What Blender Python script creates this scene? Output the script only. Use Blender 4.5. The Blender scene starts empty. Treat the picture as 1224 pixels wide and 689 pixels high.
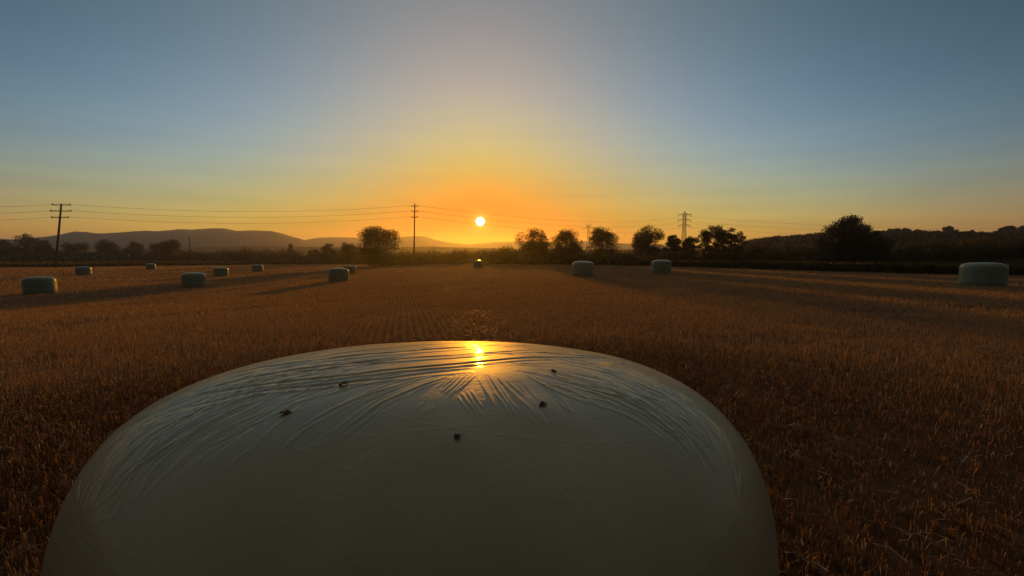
import bpy, math
import numpy as np
from mathutils import Vector

# ------------------------------------------------------------------ camera, sky, sun, exposure
sc = bpy.context.scene
F_PX, HORIZON = 490.0, 306.0            # focal length and horizon line in 1224x689 pixels
PITCH = math.atan((344.5 - HORIZON) / F_PX)
CAM_Z = 1.5
cam = bpy.data.cameras.new('camera')
cam_ob = bpy.data.objects.new('camera', cam)
sc.collection.objects.link(cam_ob)
sc.camera = cam_ob
cam.sensor_width = 36.0
cam.lens = F_PX / 1224 * 36
cam.clip_start = 0.02
cam.clip_end = 20000
cam_ob.location = (0, 0, CAM_Z)
cam_ob.rotation_euler = (math.pi / 2 - PITCH, 0, 0)

SUN_EL, SUN_AZ = math.radians(4.71), math.radians(-4.39)     # azimuth measured from +Y towards +X
SUN_DIR = Vector((math.sin(SUN_AZ) * math.cos(SUN_EL), math.cos(SUN_AZ) * math.cos(SUN_EL), math.sin(SUN_EL)))

world = bpy.data.worlds.new('World')
sc.world = world
world.use_nodes = True
nt = world.node_tree
nt.nodes.clear()
N = nt.nodes.new
L = nt.links.new


def mth(op, a, b=None, c=None, clamp=False):
    n = N('ShaderNodeMath')
    n.operation = op
    n.use_clamp = clamp
    for i, v in enumerate((a, b, c)):
        if v is None:
            continue
        if isinstance(v, (int, float)):
            n.inputs[i].default_value = v
        else:
            L(v, n.inputs[i])
    return n.outputs[0]


tc = N('ShaderNodeTexCoord')
sky = N('ShaderNodeTexSky')
sky.sky_type = 'NISHITA'
sky.sun_disc = False
sky.sun_elevation = SUN_EL
sky.sun_rotation = SUN_AZ
sky.dust_density = 2.0
sep = N('ShaderNodeSeparateColor')
L(sky.outputs[0], sep.inputs[0])
nrm = N('ShaderNodeVectorMath'); nrm.operation = 'NORMALIZE'
L(tc.outputs['Generated'], nrm.inputs[0])
sx = N('ShaderNodeSeparateXYZ'); L(nrm.outputs[0], sx.inputs[0])
el_raw = mth('MULTIPLY', mth('ARCSINE', sx.outputs[2]), 57.2958)
el = el_raw
el = mth('MAXIMUM', mth('MINIMUM', el, 34.0), 2.0)
dt = N('ShaderNodeVectorMath'); dt.operation = 'DOT_PRODUCT'
L(nrm.outputs[0], dt.inputs[0]); dt.inputs[1].default_value = SUN_DIR
gam_raw = mth('MULTIPLY', mth('ARCCOSINE', mth('MINIMUM', dt.outputs['Value'], 1.0)), 57.2958)
gam = mth('MINIMUM', gam_raw, 62.0)
e8 = mth('EXPONENT', mth('MULTIPLY', el, -1 / 8))
el1 = mth('MULTIPLY', el, 1 / 30)
el2 = mth('MULTIPLY', el1, el1)
g7 = mth('EXPONENT', mth('MULTIPLY', gam, -1 / 7))
g20 = mth('EXPONENT', mth('MULTIPLY', gam, -1 / 20))
g1 = mth('MULTIPLY', gam, 1 / 60)
GRADE = [[2.334, 0.1515, -4.3369, -1.6877, -0.6768, 5.5118, -1.6369, 0.3848, -2.7455, -2.2506, 3.6843, -4.4542, -0.7815, -0.0286, 3.686, 4.7302], [2.9424, 1.422, -3.2338, -1.7929, -0.986, -2.3101, -4.8492, -0.8488, -3.244, 0.8458, 0.5295, -2.6118, 1.0845, -0.4648, 0.575, 1.8211], [5.843, -2.0047, -4.6033, -1.9224, -6.9778, 7.0134, -6.9528, 0.9366, -6.1858, 1.4739, 1.2694, -4.3199, 1.8632, 3.196, -0.1997, 3.3687]]
# thin uneven high cloud low over the horizon on the right
mp = N('ShaderNodeMapping'); L(nrm.outputs[0], mp.inputs[0]); mp.inputs['Scale'].default_value = (2.2, 2.2, 26.0)
mp.inputs['Rotation'].default_value = (0.0, 0.06, 0.0)
nz = N('ShaderNodeTexNoise'); L(mp.outputs[0], nz.inputs[0]); nz.inputs['Scale'].default_value = 1.6
nz.inputs['Detail'].default_value = 4; nz.inputs['Roughness'].default_value = 0.5
cl = mth('MULTIPLY', mth('SUBTRACT', nz.outputs[0], 0.5), mth('MULTIPLY', e8, 0.8))
# visible disc of the setting sun with its bright aureole
disc = N('ShaderNodeMapRange'); L(gam_raw, disc.inputs[0]); disc.interpolation_type = 'SMOOTHSTEP'
disc.inputs[1].default_value = 0.62; disc.inputs[2].default_value = 0.44
disc.inputs[3].default_value = 0.0; disc.inputs[4].default_value = 12.0
aur = mth('EXPONENT', mth('MULTIPLY', gam_raw, -1 / 0.55))
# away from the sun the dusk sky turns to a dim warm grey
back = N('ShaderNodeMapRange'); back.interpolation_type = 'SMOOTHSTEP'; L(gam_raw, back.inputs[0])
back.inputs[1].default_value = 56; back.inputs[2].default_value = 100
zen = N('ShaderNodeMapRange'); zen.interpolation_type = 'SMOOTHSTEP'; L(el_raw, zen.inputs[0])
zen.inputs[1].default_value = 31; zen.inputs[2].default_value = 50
chans = []
for k, w in enumerate(GRADE):
    # the Nishita sky, graded by elevation and by angle from the sun
    s = mth('MULTIPLY', mth('LOGARITHM', mth('MAXIMUM', mth('MULTIPLY', sep.outputs[k], 0.1), 1e-3), math.e), 0.35)
    for i_, ef in enumerate((None, e8, el1, el2)):
        t = w[4 * i_]
        for j_, gf in enumerate((g7, g20, g1)):
            t = mth('ADD', mth('MULTIPLY', gf, w[4 * i_ + 1 + j_]), t)
        s = mth('ADD', s, t if ef is None else mth('MULTIPLY', ef, t))
    s = mth('ADD', s, mth('MULTIPLY', cl, (1.0, 0.8, 0.5)[k]))
    s = mth('EXPONENT', s)
    s = mth('ADD', s, mth('MULTIPLY', aur, (1.8, 1.1, 0.15)[k]))
    s = mth('ADD', s, mth('MULTIPLY', disc.outputs[0], (1.0, 0.92, 0.72)[k]))
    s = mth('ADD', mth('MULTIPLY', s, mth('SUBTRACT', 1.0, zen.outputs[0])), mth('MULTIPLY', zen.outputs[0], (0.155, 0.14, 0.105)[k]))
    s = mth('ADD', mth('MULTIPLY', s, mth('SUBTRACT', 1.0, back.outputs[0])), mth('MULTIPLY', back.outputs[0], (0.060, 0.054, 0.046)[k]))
    chans.append(s)
comb = N('ShaderNodeCombineColor')
for k in range(3):
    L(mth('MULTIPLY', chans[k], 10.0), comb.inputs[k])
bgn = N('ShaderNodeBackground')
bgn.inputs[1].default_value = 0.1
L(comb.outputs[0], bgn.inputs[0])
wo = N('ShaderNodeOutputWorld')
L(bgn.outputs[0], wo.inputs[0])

sun = bpy.data.lights.new('sun', 'SUN')
sun.energy = 2.3
sun.color = (1.0, 0.36, 0.015)
sun.angle = math.radians(0.6)
sun_ob = bpy.data.objects.new('sun', sun)
sc.collection.objects.link(sun_ob)
sun_ob.rotation_euler = (-SUN_DIR).to_track_quat('-Z', 'Y').to_euler()

sc.view_settings.view_transform = 'Standard'
sc.view_settings.look = 'None'
sc.view_settings.gamma = 1
sc.view_settings.exposure = 0.0
sc.view_settings.use_curve_mapping = False
sc.render.engine = 'CYCLES'
sc.cycles.use_denoising = True
sc.cycles.use_adaptive_sampling = False
sc.cycles.max_bounces = 6
sc.cycles.volume_bounces = 0
sc.cycles.caustics_reflective = False
sc.cycles.sample_clamp_indirect = 3.0
HAZE_DENSITY = 3.2e-4

# ------------------------------------------------------------------ helpers
_cp, _sp = math.cos(PITCH), math.sin(PITCH)


def at(px, py, y):
    """the point at distance y ahead that is seen at a pixel of the 1224x689 photograph"""
    cx = (px - 612) / F_PX
    cy = (344.5 - py) / F_PX
    k = _cp + cy * _sp
    return Vector((cx / k * y, y, CAM_Z + (cy * _cp - _sp) / k * y))


def smooth(a, b, x):
    t = np.clip((np.asarray(x, float) - a) / (b - a), 0, 1)
    return t * t * (3 - 2 * t)


_P = np.random.default_rng(99).random((64, 64))


def vnoise(x, y):
    x = np.asarray(x, float); y = np.asarray(y, float)
    xi = np.floor(x).astype(int); yi = np.floor(y).astype(int)
    fx = x - xi; fy = y - yi
    fx = fx * fx * (3 - 2 * fx); fy = fy * fy * (3 - 2 * fy)
    g = lambda i, j: _P[(xi + i) % 64, (yi + j) % 64]
    return (g(0, 0) * (1 - fx) + g(1, 0) * fx) * (1 - fy) + (g(0, 1) * (1 - fx) + g(1, 1) * fx) * fy - 0.5


def ground_z(x, y):
    x = np.asarray(x, float); y = np.asarray(y, float)
    z = -1.15 * smooth(14, -34, x) * smooth(-2, 22, y)
    z = z + 0.9 * smooth(95, 330, y)                              # rises a little again past the field
    z = z + 0.10 * vnoise(x / 17, y / 17) * smooth(6, 30, np.hypot(x, y))
    z = z + 0.9 * smooth(40, 75, x) * smooth(20, 50, y)
    z = z - 2.5 * smooth(300, 1850, np.hypot(x, y))
    return z


def mesh_ob(name, verts, faces, mat, parent=None, smooth_sh=False, nper=None):
    """verts (n,3) array, faces (m,k) index array or list of tuples -> one mesh object"""
    me = bpy.data.meshes.new(name)
    verts = np.asarray(verts, np.float32)
    if isinstance(faces, np.ndarray):
        k = faces.shape[1]
        me.vertices.add(len(verts)); me.vertices.foreach_set('co', verts.ravel())
        me.loops.add(faces.size); me.loops.foreach_set('vertex_index', faces.astype(np.int32).ravel())
        me.polygons.add(len(faces))
        me.polygons.foreach_set('loop_start', np.arange(0, faces.size, k, dtype=np.int32))
        me.update(calc_edges=True)
    else:
        me.from_pydata([tuple(map(float, v)) for v in verts], [], faces)
    if smooth_sh:
        me.polygons.foreach_set('use_smooth', np.ones(len(me.polygons), bool))
    me.validate()
    me.materials.append(mat)
    o = bpy.data.objects.new(name, me)
    sc.collection.objects.link(o)
    o.parent = parent
    return o


def tag(o, label=None, cat=None, group=None, kind=None):
    if label: o['label'] = label
    if cat: o['category'] = cat
    if group: o['group'] = group
    if kind: o['kind'] = kind
    return o


def empty(name, loc, rz=0.0):
    o = bpy.data.objects.new(name, None)
    o.empty_display_size = 0.2
    sc.collection.objects.link(o)
    o.location = loc
    o.rotation_euler = (0, 0, rz)
    return o


def copy_tree(o, parent=None):
    c = o.copy()
    sc.collection.objects.link(c)
    c.parent = parent
    for ch in [k for k in bpy.data.objects if k.parent == o]:
        copy_tree(ch, c)
    return c


class MB:
    """collects tubes and boxes into one vertex / face list"""
    def __init__(self):
        self.v = []; self.f = []

    def tube(self, pts, rad, n=8, cap=True):
        pts = [Vector(p) for p in pts]
        if not hasattr(rad, '__len__'): rad = [rad] * len(pts)
        base = len(self.v)
        for i, p in enumerate(pts):
            d = (pts[min(i + 1, len(pts) - 1)] - pts[max(i - 1, 0)]).normalized()
            a = d.orthogonal().normalized() if i == 0 else (a - d * a.dot(d)).normalized()
            b = d.cross(a)
            for k in range(n):
                t = 2 * math.pi * k / n
                self.v.append(p + (a * math.cos(t) + b * math.sin(t)) * rad[i])
        for i in range(len(pts) - 1):
            for k in range(n):
                q = base + i * n
                self.f.append((q + k, q + (k + 1) % n, q + n + (k + 1) % n, q + n + k))
        if cap:
            self.f.append(tuple(base + k for k in reversed(range(n))))
            e = base + (len(pts) - 1) * n
            self.f.append(tuple(e + k for k in range(n)))
        return self

    def bar(self, p, q, w, h=None):
        """square bar from p to q"""
        h = h or w
        p, q = Vector(p), Vector(q)
        d = (q - p).normalized()
        up = Vector((0, 0, 1)) if abs(d.z) < .9 else Vector((0, 1, 0))
        a = d.cross(up).normalized() * w / 2
        b = d.cross(a).normalized() * h / 2
        base = len(self.v)
        for c in (p, q):
            for s, t in ((-1, -1), (1, -1), (1, 1), (-1, 1)):
                self.v.append(c + a * s + b * t)
        for f in ((0, 1, 2, 3), (7, 6, 5, 4), (0, 4, 5, 1), (1, 5, 6, 2), (2, 6, 7, 3), (3, 7, 4, 0)):
            self.f.append(tuple(base + i for i in f))
        return self

    def build(self, name, mat, parent=None, sm=False):
        return mesh_ob(name, np.array([tuple(v) for v in self.v]), self.f, mat, parent, sm)


def material(name):
    m = bpy.data.materials.new(name)
    m.use_nodes = True
    m.node_tree.nodes.clear()
    return m, m.node_tree.nodes.new, m.node_tree.links.new


def noise_mat(name, cols, scale, rough=0.8, detail=5, bump=0.0, bump_scale=None, transl=0.0, tcol=None, spec=0.3,
              stretch=(1, 1, 1), stops=None, coord='Object', rot=0.0, wave=None):
    m, n, l = material(name)
    out = n('ShaderNodeOutputMaterial')
    tcn = n('ShaderNodeTexCoord')
    mpn = n('ShaderNodeMapping'); l(tcn.outputs[coord], mpn.inputs[0]); mpn.inputs['Scale'].default_value = stretch
    mpn.inputs['Rotation'].default_value = (0, 0, rot)
    ns = n('ShaderNodeTexNoise'); ns.inputs['Scale'].default_value = scale; ns.inputs['Detail'].default_value = detail
    ns.inputs['Roughness'].default_value = 0.65
    l(mpn.outputs[0], ns.inputs['Vector'])
    cr = n('ShaderNodeValToRGB')
    el_ = cr.color_ramp.elements
    stops = stops or [0.3 + 0.4 * i / (len(cols) - 1) for i in range(len(cols))]
    while len(el_) < len(cols): el_.new(0.5)
    for e, c, p in zip(el_, cols, stops):
        e.position = p; e.color = (*c, 1)
    l(ns.outputs[0], cr.inputs[0])
    p = n('ShaderNodeBsdfPrincipled')
    l(cr.outputs[0], p.inputs['Base Color'])
    p.inputs['Roughness'].default_value = rough
    p.inputs['Specular IOR Level'].default_value = spec
    if bump:
        b = n('ShaderNodeBump'); b.inputs['Strength'].default_value = 1.0; b.inputs['Distance'].default_value = bump
        n2 = n('ShaderNodeTexNoise'); n2.inputs['Scale'].default_value = bump_scale or scale * 3
        n2.inputs['Detail'].default_value = 6
        l(mpn.outputs[0], n2.inputs['Vector']); l(n2.outputs[0], b.inputs['Height'])
        l(b.outputs[0], p.inputs['Normal'])
    if transl:
        t = n('ShaderNodeBsdfTranslucent')
        if tcol: t.inputs[0].default_value = (*tcol, 1)
        else: l(cr.outputs[0], t.inputs[0])
        mx = n('ShaderNodeMixShader'); mx.inputs[0].default_value = transl
        l(p.outputs[0], mx.inputs[1]); l(t.outputs[0], mx.inputs[2]); l(mx.outputs[0], out.inputs[0])
    else:
        l(p.outputs[0], out.inputs[0])
    return m


# ------------------------------------------------------------------ materials
M = {}
M['soil'] = noise_mat('soil_and_chaff', [(.045, .028, .016), (.10, .062, .034), (.17, .11, .06)], 2.2, .95, 8, 0.03, 14, spec=.1)
M['field'] = noise_mat('stubble_soil', [(.05, .026, .013), (.12, .062, .028), (.22, .12, .055)], 3.0, .95, 9, 0.04, 9, spec=.1,
                       stretch=(1.0, .25, 1), rot=math.radians(-15))
M['verge'] = noise_mat('dry_grass_soil', [(.03, .024, .012), (.07, .05, .025), (.13, .09, .045)], .6, .95, 7, 0.05, 3, spec=.1)
M['track'] = noise_mat('pale_dirt', [(.30, .21, .13), (.42, .31, .20)], .5, .95, 5, 0.02, 4, spec=.1)
M['straw'] = noise_mat('cut_straw', [(.20, .10, .048), (.40, .23, .115), (.72, .55, .37)], 11.0, .45, 2, transl=.38, tcol=(.46, .30, .14), spec=.3, stops=[.34, .5, .66])
M['straw_far'] = noise_mat('cut_straw_far', [(.17, .09, .04), (.30, .17, .075), (.42, .26, .12)], 1.1, .7, 5, transl=.38, spec=.15)
M['leaf'] = noise_mat('oak_leaves', [(.022, .034, .012), (.05, .065, .022), (.085, .09, .032)], 1.4, .6, 4, transl=.22, spec=.25)
M['leaf_dark'] = noise_mat('holm_oak_leaves', [(.015, .022, .010), (.032, .042, .018), (.055, .06, .026)], 1.4, .6, 4, transl=.12, spec=.25)
M['bush'] = noise_mat('scrub_leaves', [(.04, .038, .014), (.09, .075, .028), (.15, .11, .045)], .8, .7, 4, transl=.5, spec=.2)
M['bark'] = noise_mat('bark', [(.045, .032, .022), (.10, .075, .05)], 5, .9, 5, .02, 20, spec=.15, stretch=(1, 1, .2))
M['wood'] = noise_mat('weathered_pole_wood', [(.07, .05, .035), (.14, .105, .075)], 4, .8, 5, .004, 30, spec=.2, stretch=(1, 1, .1))
M['steel'] = noise_mat('galvanised_steel', [(.16, .16, .155), (.26, .26, .25)], 3, .5, 3, spec=.5)
M['wire'] = noise_mat('weathered_wire', [(.06, .06, .06), (.10, .10, .095)], 3, .5, 2, spec=.4)
M['glass'] = noise_mat('brown_porcelain', [(.06, .03, .02), (.09, .045, .03)], 3, .3, 2, spec=.5)
M['mountain'] = noise_mat('distant_mountain_scrub', [(.04, .05, .055), (.07, .08, .08), (.11, .11, .10)], .012, .95, 8, spec=.05)
M['hill'] = noise_mat('hill_scrub_soil', [(.025, .025, .014), (.06, .052, .028), (.10, .08, .045)], .08, .95, 8, .3, .5, spec=.05)
M['debris'] = noise_mat('dry_dark_leaf', [(.07, .042, .028), (.17, .11, .07)], 60, .8, 4, .002, 200, transl=.1, spec=.2)


def film_material(name, FILM_A, FILM_B):
    m, n, l = material(name)
    out = n('ShaderNodeOutputMaterial')
    p = n('ShaderNodeBsdfPrincipled')
    uv = n('ShaderNodeUVMap'); uv.uv_map = 'wrap'
    g = n('ShaderNodeTexCoord')
    # faint cloudiness and dust of the film
    ns = n('ShaderNodeTexNoise'); ns.inputs['Scale'].default_value = 4.0; ns.inputs['Detail'].default_value = 8
    l(g.outputs['Object'], ns.inputs['Vector'])
    cr = n('ShaderNodeValToRGB')
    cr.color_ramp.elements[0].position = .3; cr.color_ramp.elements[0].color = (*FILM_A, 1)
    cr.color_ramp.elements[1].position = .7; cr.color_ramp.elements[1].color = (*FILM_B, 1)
    l(ns.outputs[0], cr.inputs[0]); l(cr.outputs[0], p.inputs['Base Color'])
    # overlapping layers: fine streaks running with the wrap
    mp_ = n('ShaderNodeMapping'); mp_.inputs['Scale'].default_value = (9.0, 110.0, 1.0)
    l(uv.outputs[0], mp_.inputs[0])
    n1 = n('ShaderNodeTexNoise'); n1.inputs['Scale'].default_value = 1.0; n1.inputs['Detail'].default_value = 4
    n1.inputs['Distortion'].default_value = .6
    l(mp_.outputs[0], n1.inputs['Vector'])
    n3 = n('ShaderNodeTexNoise'); n3.inputs['Scale'].default_value = 90.0; n3.inputs['Detail'].default_value = 3
    l(g.outputs['Object'], n3.inputs['Vector'])
    b1 = n('ShaderNodeBump'); b1.inputs['Distance'].default_value = .0006; l(n1.outputs[0], b1.inputs['Height'])
    b2 = n('ShaderNodeBump'); b2.inputs['Distance'].default_value = .00025; l(n3.outputs[0], b2.inputs['Height'])
    l(b1.outputs[0], b2.inputs['Normal']); l(b2.outputs[0], p.inputs['Normal'])
    rr = n('ShaderNodeMapRange'); rr.inputs[3].default_value = .42; rr.inputs[4].default_value = .58
    l(ns.outputs[0], rr.inputs[0]); l(rr.outputs[0], p.inputs['Roughness'])
    p.inputs['IOR'].default_value = 1.5
    p.inputs['Coat Weight'].default_value = .34; p.inputs['Coat Roughness'].default_value = .10
    p.inputs['Specular IOR Level'].default_value = .24
    l(p.outputs[0], out.inputs[0])
    return m


M['film'] = film_material('glare_warmed_wrapping_film', (.31, .31, .22), (.43, .42, .30))  # same green film; the warm veiling glare is put into its lighter, warmer colour
M['film_green'] = film_material('pale_green_wrapping_film', (.17, .235, .18), (.22, .295, .23))

# ------------------------------------------------------------------ ground
def polar_sheet(name, mat, rings, az0, az1, naz, zoff=0.0, zf=ground_z):
    az = np.linspace(math.radians(az0), math.radians(az1), naz)
    R_, A_ = np.meshgrid(rings, az, indexing='ij')
    X, Y = R_ * np.sin(A_), R_ * np.cos(A_)
    Z = zf(X, Y) + zoff
    v = np.stack([X, Y, Z], -1).reshape(-1, 3)
    i, j = np.meshgrid(np.arange(len(rings) - 1), np.arange(naz - 1), indexing='ij')
    a = (i * naz + j).ravel()
    f = np.stack([a, a + 1, a + naz + 1, a + naz], -1)
    return mesh_ob(name, v, f, mat, smooth_sh=True)


rings = np.concatenate([[0.01], np.linspace(1, 60, 60), np.geomspace(62, 1900, 90)])
tag(polar_sheet('ground', M['verge'], rings, -180, 180, 361, -0.06), kind='structure')


def field_edge(az):
    """distance of the far edge of the stubble by azimuth (degrees)"""
    pts = [(-60, 118), (-51, 150), (-40, 143), (-23, 138), (-8, 118), (-2, 104), (3, 74), (8, 68), (16, 63), (26, 56), (36, 50), (45, 48), (51, 50), (62, 58)]
    return np.interp(az, [p[0] for p in pts], [p[1] for p in pts])


def in_field(x, y):
    az = np.degrees(np.arctan2(x, y))
    return np.hypot(x, y) < field_edge(az) + 1.5 * vnoise(az / 2.0, az * 0)


naz, nr = 241, 150
az = np.linspace(-60, 62, naz)
k = np.linspace(0, 1, nr) ** 1.6
Rm = 0.3 + k[:, None] * (field_edge(az) - 0.3)[None, :]
A = np.radians(az)[None, :] + 0 * Rm
X, Y = Rm * np.sin(A), Rm * np.cos(A)
Z = ground_z(X, Y) + 0.004 + 0.012 * vnoise(X * 1.3, Y * 1.3)
i, j = np.meshgrid(np.arange(nr - 1), np.arange(naz - 1), indexing='ij')
a = (i * naz + j).ravel()
tag(mesh_ob('stubble_field', np.stack([X, Y, Z], -1).reshape(-1, 3), np.stack([a, a + 1, a + naz + 1, a + naz], -1), M['field'], smooth_sh=True), kind='structure')

# near ground behind and beside the viewer, so the field also carries on under a moved camera
tag(polar_sheet('field_behind', M['field'], np.linspace(.3, 60, 40), 62.001, 299.999, 200, 0.004), kind='structure')

# pale dirt track beyond the field on the left
pts = [(-420, 250), (-260, 232), (-150, 222), (-90, 215), (-40, 205), (20, 195)]
vv, ff = [], []
for q, (x, y) in enumerate(pts):
    for s in (-4.5, 4.5):
        vv.append((x, y + s, float(ground_z(x, y + s)) + .05))
    if q: ff.append((2 * q - 2, 2 * q, 2 * q + 1, 2 * q - 1))
tag(mesh_ob('dirt_track', np.array(vv), ff, M['track']), kind='structure')

# ------------------------------------------------------------------ mountains and hills
def ridge(name, mat, prof, depth, back, foot, foot_z, seed, n_az=260, n_d=36, rough=0.05):
    """a real range: rises from its foot to the ridge line and falls away behind"""
    px = np.array([p[0] for p in prof], float); py = np.array([p[1] for p in prof], float)
    xs = np.linspace(px[0], px[-1], n_az)
    ys = np.interp(xs, px, py)
    rg = np.random.default_rng(seed)
    vs = np.zeros((n_d, n_az, 3))
    for a_ in range(n_az):
        top = at(xs[a_], ys[a_], depth)
        dirx = top.x / depth
        for d_ in range(n_d):
            t = d_ / (n_d - 1)
            y = foot + (back - foot) * t
            tr = (depth - foot) / (back - foot)
            h = math.sin(min(t / tr, 1) * math.pi / 2) ** 1.3 if t < tr else max(0, 1 - ((t - tr) / (1 - tr)) ** 1.5)
            zz = foot_z + (top.z - foot_z) * h
            nzv = float(vnoise(dirx * y / (depth * .035) + seed, y / (depth * .05))) + .5 * float(vnoise(dirx * y / (depth * .013) + seed, y / (depth * .018)))
            zz += (top.z - foot_z) * nzv * rough * min(1, abs(t - tr) * 6 + .15)
            vs[d_, a_] = (dirx * y, y, zz)
    i, j = np.meshgrid(np.arange(n_d - 1), np.arange(n_az - 1), indexing='ij')
    q = (i * n_az + j).ravel()
    return tag(mesh_ob(name, vs.reshape(-1, 3), np.stack([q, q + 1, q + n_az + 1, q + n_az], -1), mat, smooth_sh=True), kind='structure')


ridge('mountain_range', M['mountain'],
      [(-260, 289), (-120, 284), (-30, 286), (20, 287), (55, 284), (75, 281), (88, 278), (103, 278.5), (118, 280.5), (140, 279), (165, 277.5), (190, 277.5), (215, 275.5), (232, 276),
       (248, 274.5), (268, 274), (283, 277), (300, 276.5), (325, 277), (337, 280), (350, 284), (358, 286), (372, 291), (395, 296), (430, 302), (470, 306), (500, 309)],
      1050, 1420, 560, -4, 3)
ridge('far_mountain_range', M['mountain'],
      [(330, 306), (352, 291), (365, 287.5), (380, 285), (398, 284), (420, 284.5), (450, 286), (480, 284), (500, 282.5), (508, 283), (520, 287), (538, 291), (560, 293),
       (590, 290), (620, 289), (660, 290.5), (700, 289), (740, 291.5), (790, 293), (830, 296), (880, 300), (960, 304), (1020, 307)],
      1300, 1600, 800, -4, 8)
ridge('low_hills', M['hill'],
      [(-300, 300), (-100, 297), (60, 298), (170, 297), (230, 295.5), (290, 294.5), (340, 295), (400, 296), (460, 296), (520, 295), (600, 297.5), (680, 298), (760, 299), (850, 298), (950, 300)],
      520, 700, 345, -2, 12, rough=.12)
HILL = [(850, 303), (872, 297), (900, 290), (930, 287), (960, 285), (985, 283), (1020, 281.5), (1060, 281), (1100, 281), (1150, 281.5), (1185, 283), (1224, 279.5), (1300, 274), (1400, 268), (1600, 262), (1900, 262)]
ridge('wooded_hill', M['hill'], HILL, 215, 330, 66, 0.4, 21, rough=.04)


def hill_pos(px, f):
    """a point on the hill at photo column px, f of the way from foot to ridge"""
    py = np.interp(px, [p[0] for p in HILL], [p[1] for p in HILL])
    top = at(px, py, 215)
    y = 66 + (215 - 66) * f
    h = math.sin(f * math.pi / 2) ** 1.3
    return np.array((top.x / 215 * y, y, 0.4 + (top.z - 0.4) * h))


# ------------------------------------------------------------------ vegetation
def quads(centers, size, rng, flat=0.0):
    """small randomly turned leaf faces at the centres"""
    n = len(centers)
    a = rng.normal(size=(n, 3)); a /= np.linalg.norm(a, axis=1, keepdims=True)
    b = rng.normal(size=(n, 3)); b -= (a * b).sum(1, keepdims=True) * a
    b /= np.linalg.norm(b, axis=1, keepdims=True)
    s = size * rng.uniform(.55, 1.35, (n, 1))
    a = a * s * .5; b = b * s * rng.uniform(.4, .75, (n, 1)) * .5
    v = np.stack([centers - a, centers - b * 1.0, centers + a, centers + b], 1).reshape(-1, 3)
    return v, np.arange(4 * n).reshape(-1, 4)


def crown_points(rng, w, h, z0, n, nclump, clump=.17, gap=0.0, skirt=0.0):
    """clumps spread through a crown volume (w wide, from z0 to h), leaves on each clump's surface"""
    cs, rs = [], []
    while len(cs) < nclump:
        p = rng.uniform(-1, 1, 3)
        if np.linalg.norm(p) > 1: continue
        if np.linalg.norm(p) < .45 and rng.random() < .6: continue
        zz = p[2]
        rad = 1.0 if zz < 0 else math.sqrt(max(0, 1 - zz * zz)) ** .15
        c = np.array([p[0] * w * .5 * .84 * rad, p[1] * w * .5 * .84 * rad, z0 + (h - z0) * (.5 + .42 * zz)])
        cs.append(c); rs.append(w * clump * rng.uniform(.55, 1.25))
    cs = np.array(cs); rs = np.array(rs)
    if skirt:
        m_ = max(3, int(nclump * skirt))
        e = np.stack([rng.uniform(-.42, .42, m_) * w, rng.uniform(-.42, .42, m_) * w, np.full(m_, z0 * .6 + .1 * h)], 1)
        cs = np.vstack([cs, e]); rs = np.concatenate([rs, w * clump * rng.uniform(.6, 1, m_)])
    pick = rng.choice(len(cs), n, p=rs ** 2 / (rs ** 2).sum())
    d = rng.normal(size=(n, 3)); d /= np.linalg.norm(d, axis=1, keepdims=True)
    r = rng.random((n, 1)) ** .4
    spike = rng.random((n, 1)) < .06
    r = np.where(spike, r * 1.35, r)
    pts = cs[pick] + d * r * rs[pick][:, None] * np.array([1, 1, .8])
    return pts, cs, rs


def make_tree(name, label, w, h, z0, n, nclump, seed, leaf='leaf', size=.26, group=None, clump=.17, skirt=0.0, trunk_r=None, cat='tree', lean=0.0):
    rng = np.random.default_rng(seed)
    root = empty(name, (0, 0, 0))
    tag(root, label, cat, group)
    n = int(n * 1.9)
    pts, cs, rs = crown_points(rng, w * 1.06, h, z0, n, nclump, clump, skirt=skirt)
    pts[:, 0] += lean * pts[:, 2]
    v, f = quads(pts, size, rng)
    mesh_ob('crown', v, f, M[leaf], root)
    mb = MB()
    tr = trunk_r or h * .028
    bend = rng.normal(size=2) * .03 * h
    mid = Vector((bend[0] * .4, bend[1] * .4, h * .28)); up = Vector((bend[0] + lean * h * .5, bend[1], h * .58))
    mb.tube([(0, 0, -.3), (0, 0, .15), mid, up, up + Vector((0, 0, h * .25))], [tr * 1.5, tr, tr * .8, tr * .5, tr * .12], 8)
    for q in rng.choice(len(cs), min(10, len(cs)), replace=False):
        e = Vector(cs[q]); e.x += lean * e.z
        s = mid.lerp(up, rng.uniform(0, .8))
        mb.tube([s, s.lerp(e, .5) + Vector((0, 0, -.04 * h)), e], [tr * .42, tr * .28, tr * .08], 5)
    mb.build('trunk', M['bark'], root, True)
    return root


def put(root, px, depth, dz=0.0, rz=None, sc_=None):
    p = at(px, 306, depth)
    root.location = (p.x, depth, float(ground_z(p.x, depth)) + dz)
    if rz is not None: root.rotation_euler = (0, 0, rz)
    if sc_: root.scale = (sc_[0], sc_[0], sc_[1])
    return root


def tree_px(name, label, px, top_py, w_px, depth, seed, **kw):
    """a tree standing `depth` m away whose crown tops out at top_py"""
    p = at(px, top_py, depth)
    gz = float(ground_z(p.x, depth))
    h = p.z - gz
    stretch = math.sqrt(1 + (p.x / depth) ** 2)
    w = w_px / F_PX * depth / (stretch if w_px < 70 else stretch * .97)
    t = make_tree(name, label, w, h, kw.pop('z0', .12) * h, seed=seed, **kw)
    t.location = (p.x, depth, gz)
    return t


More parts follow.
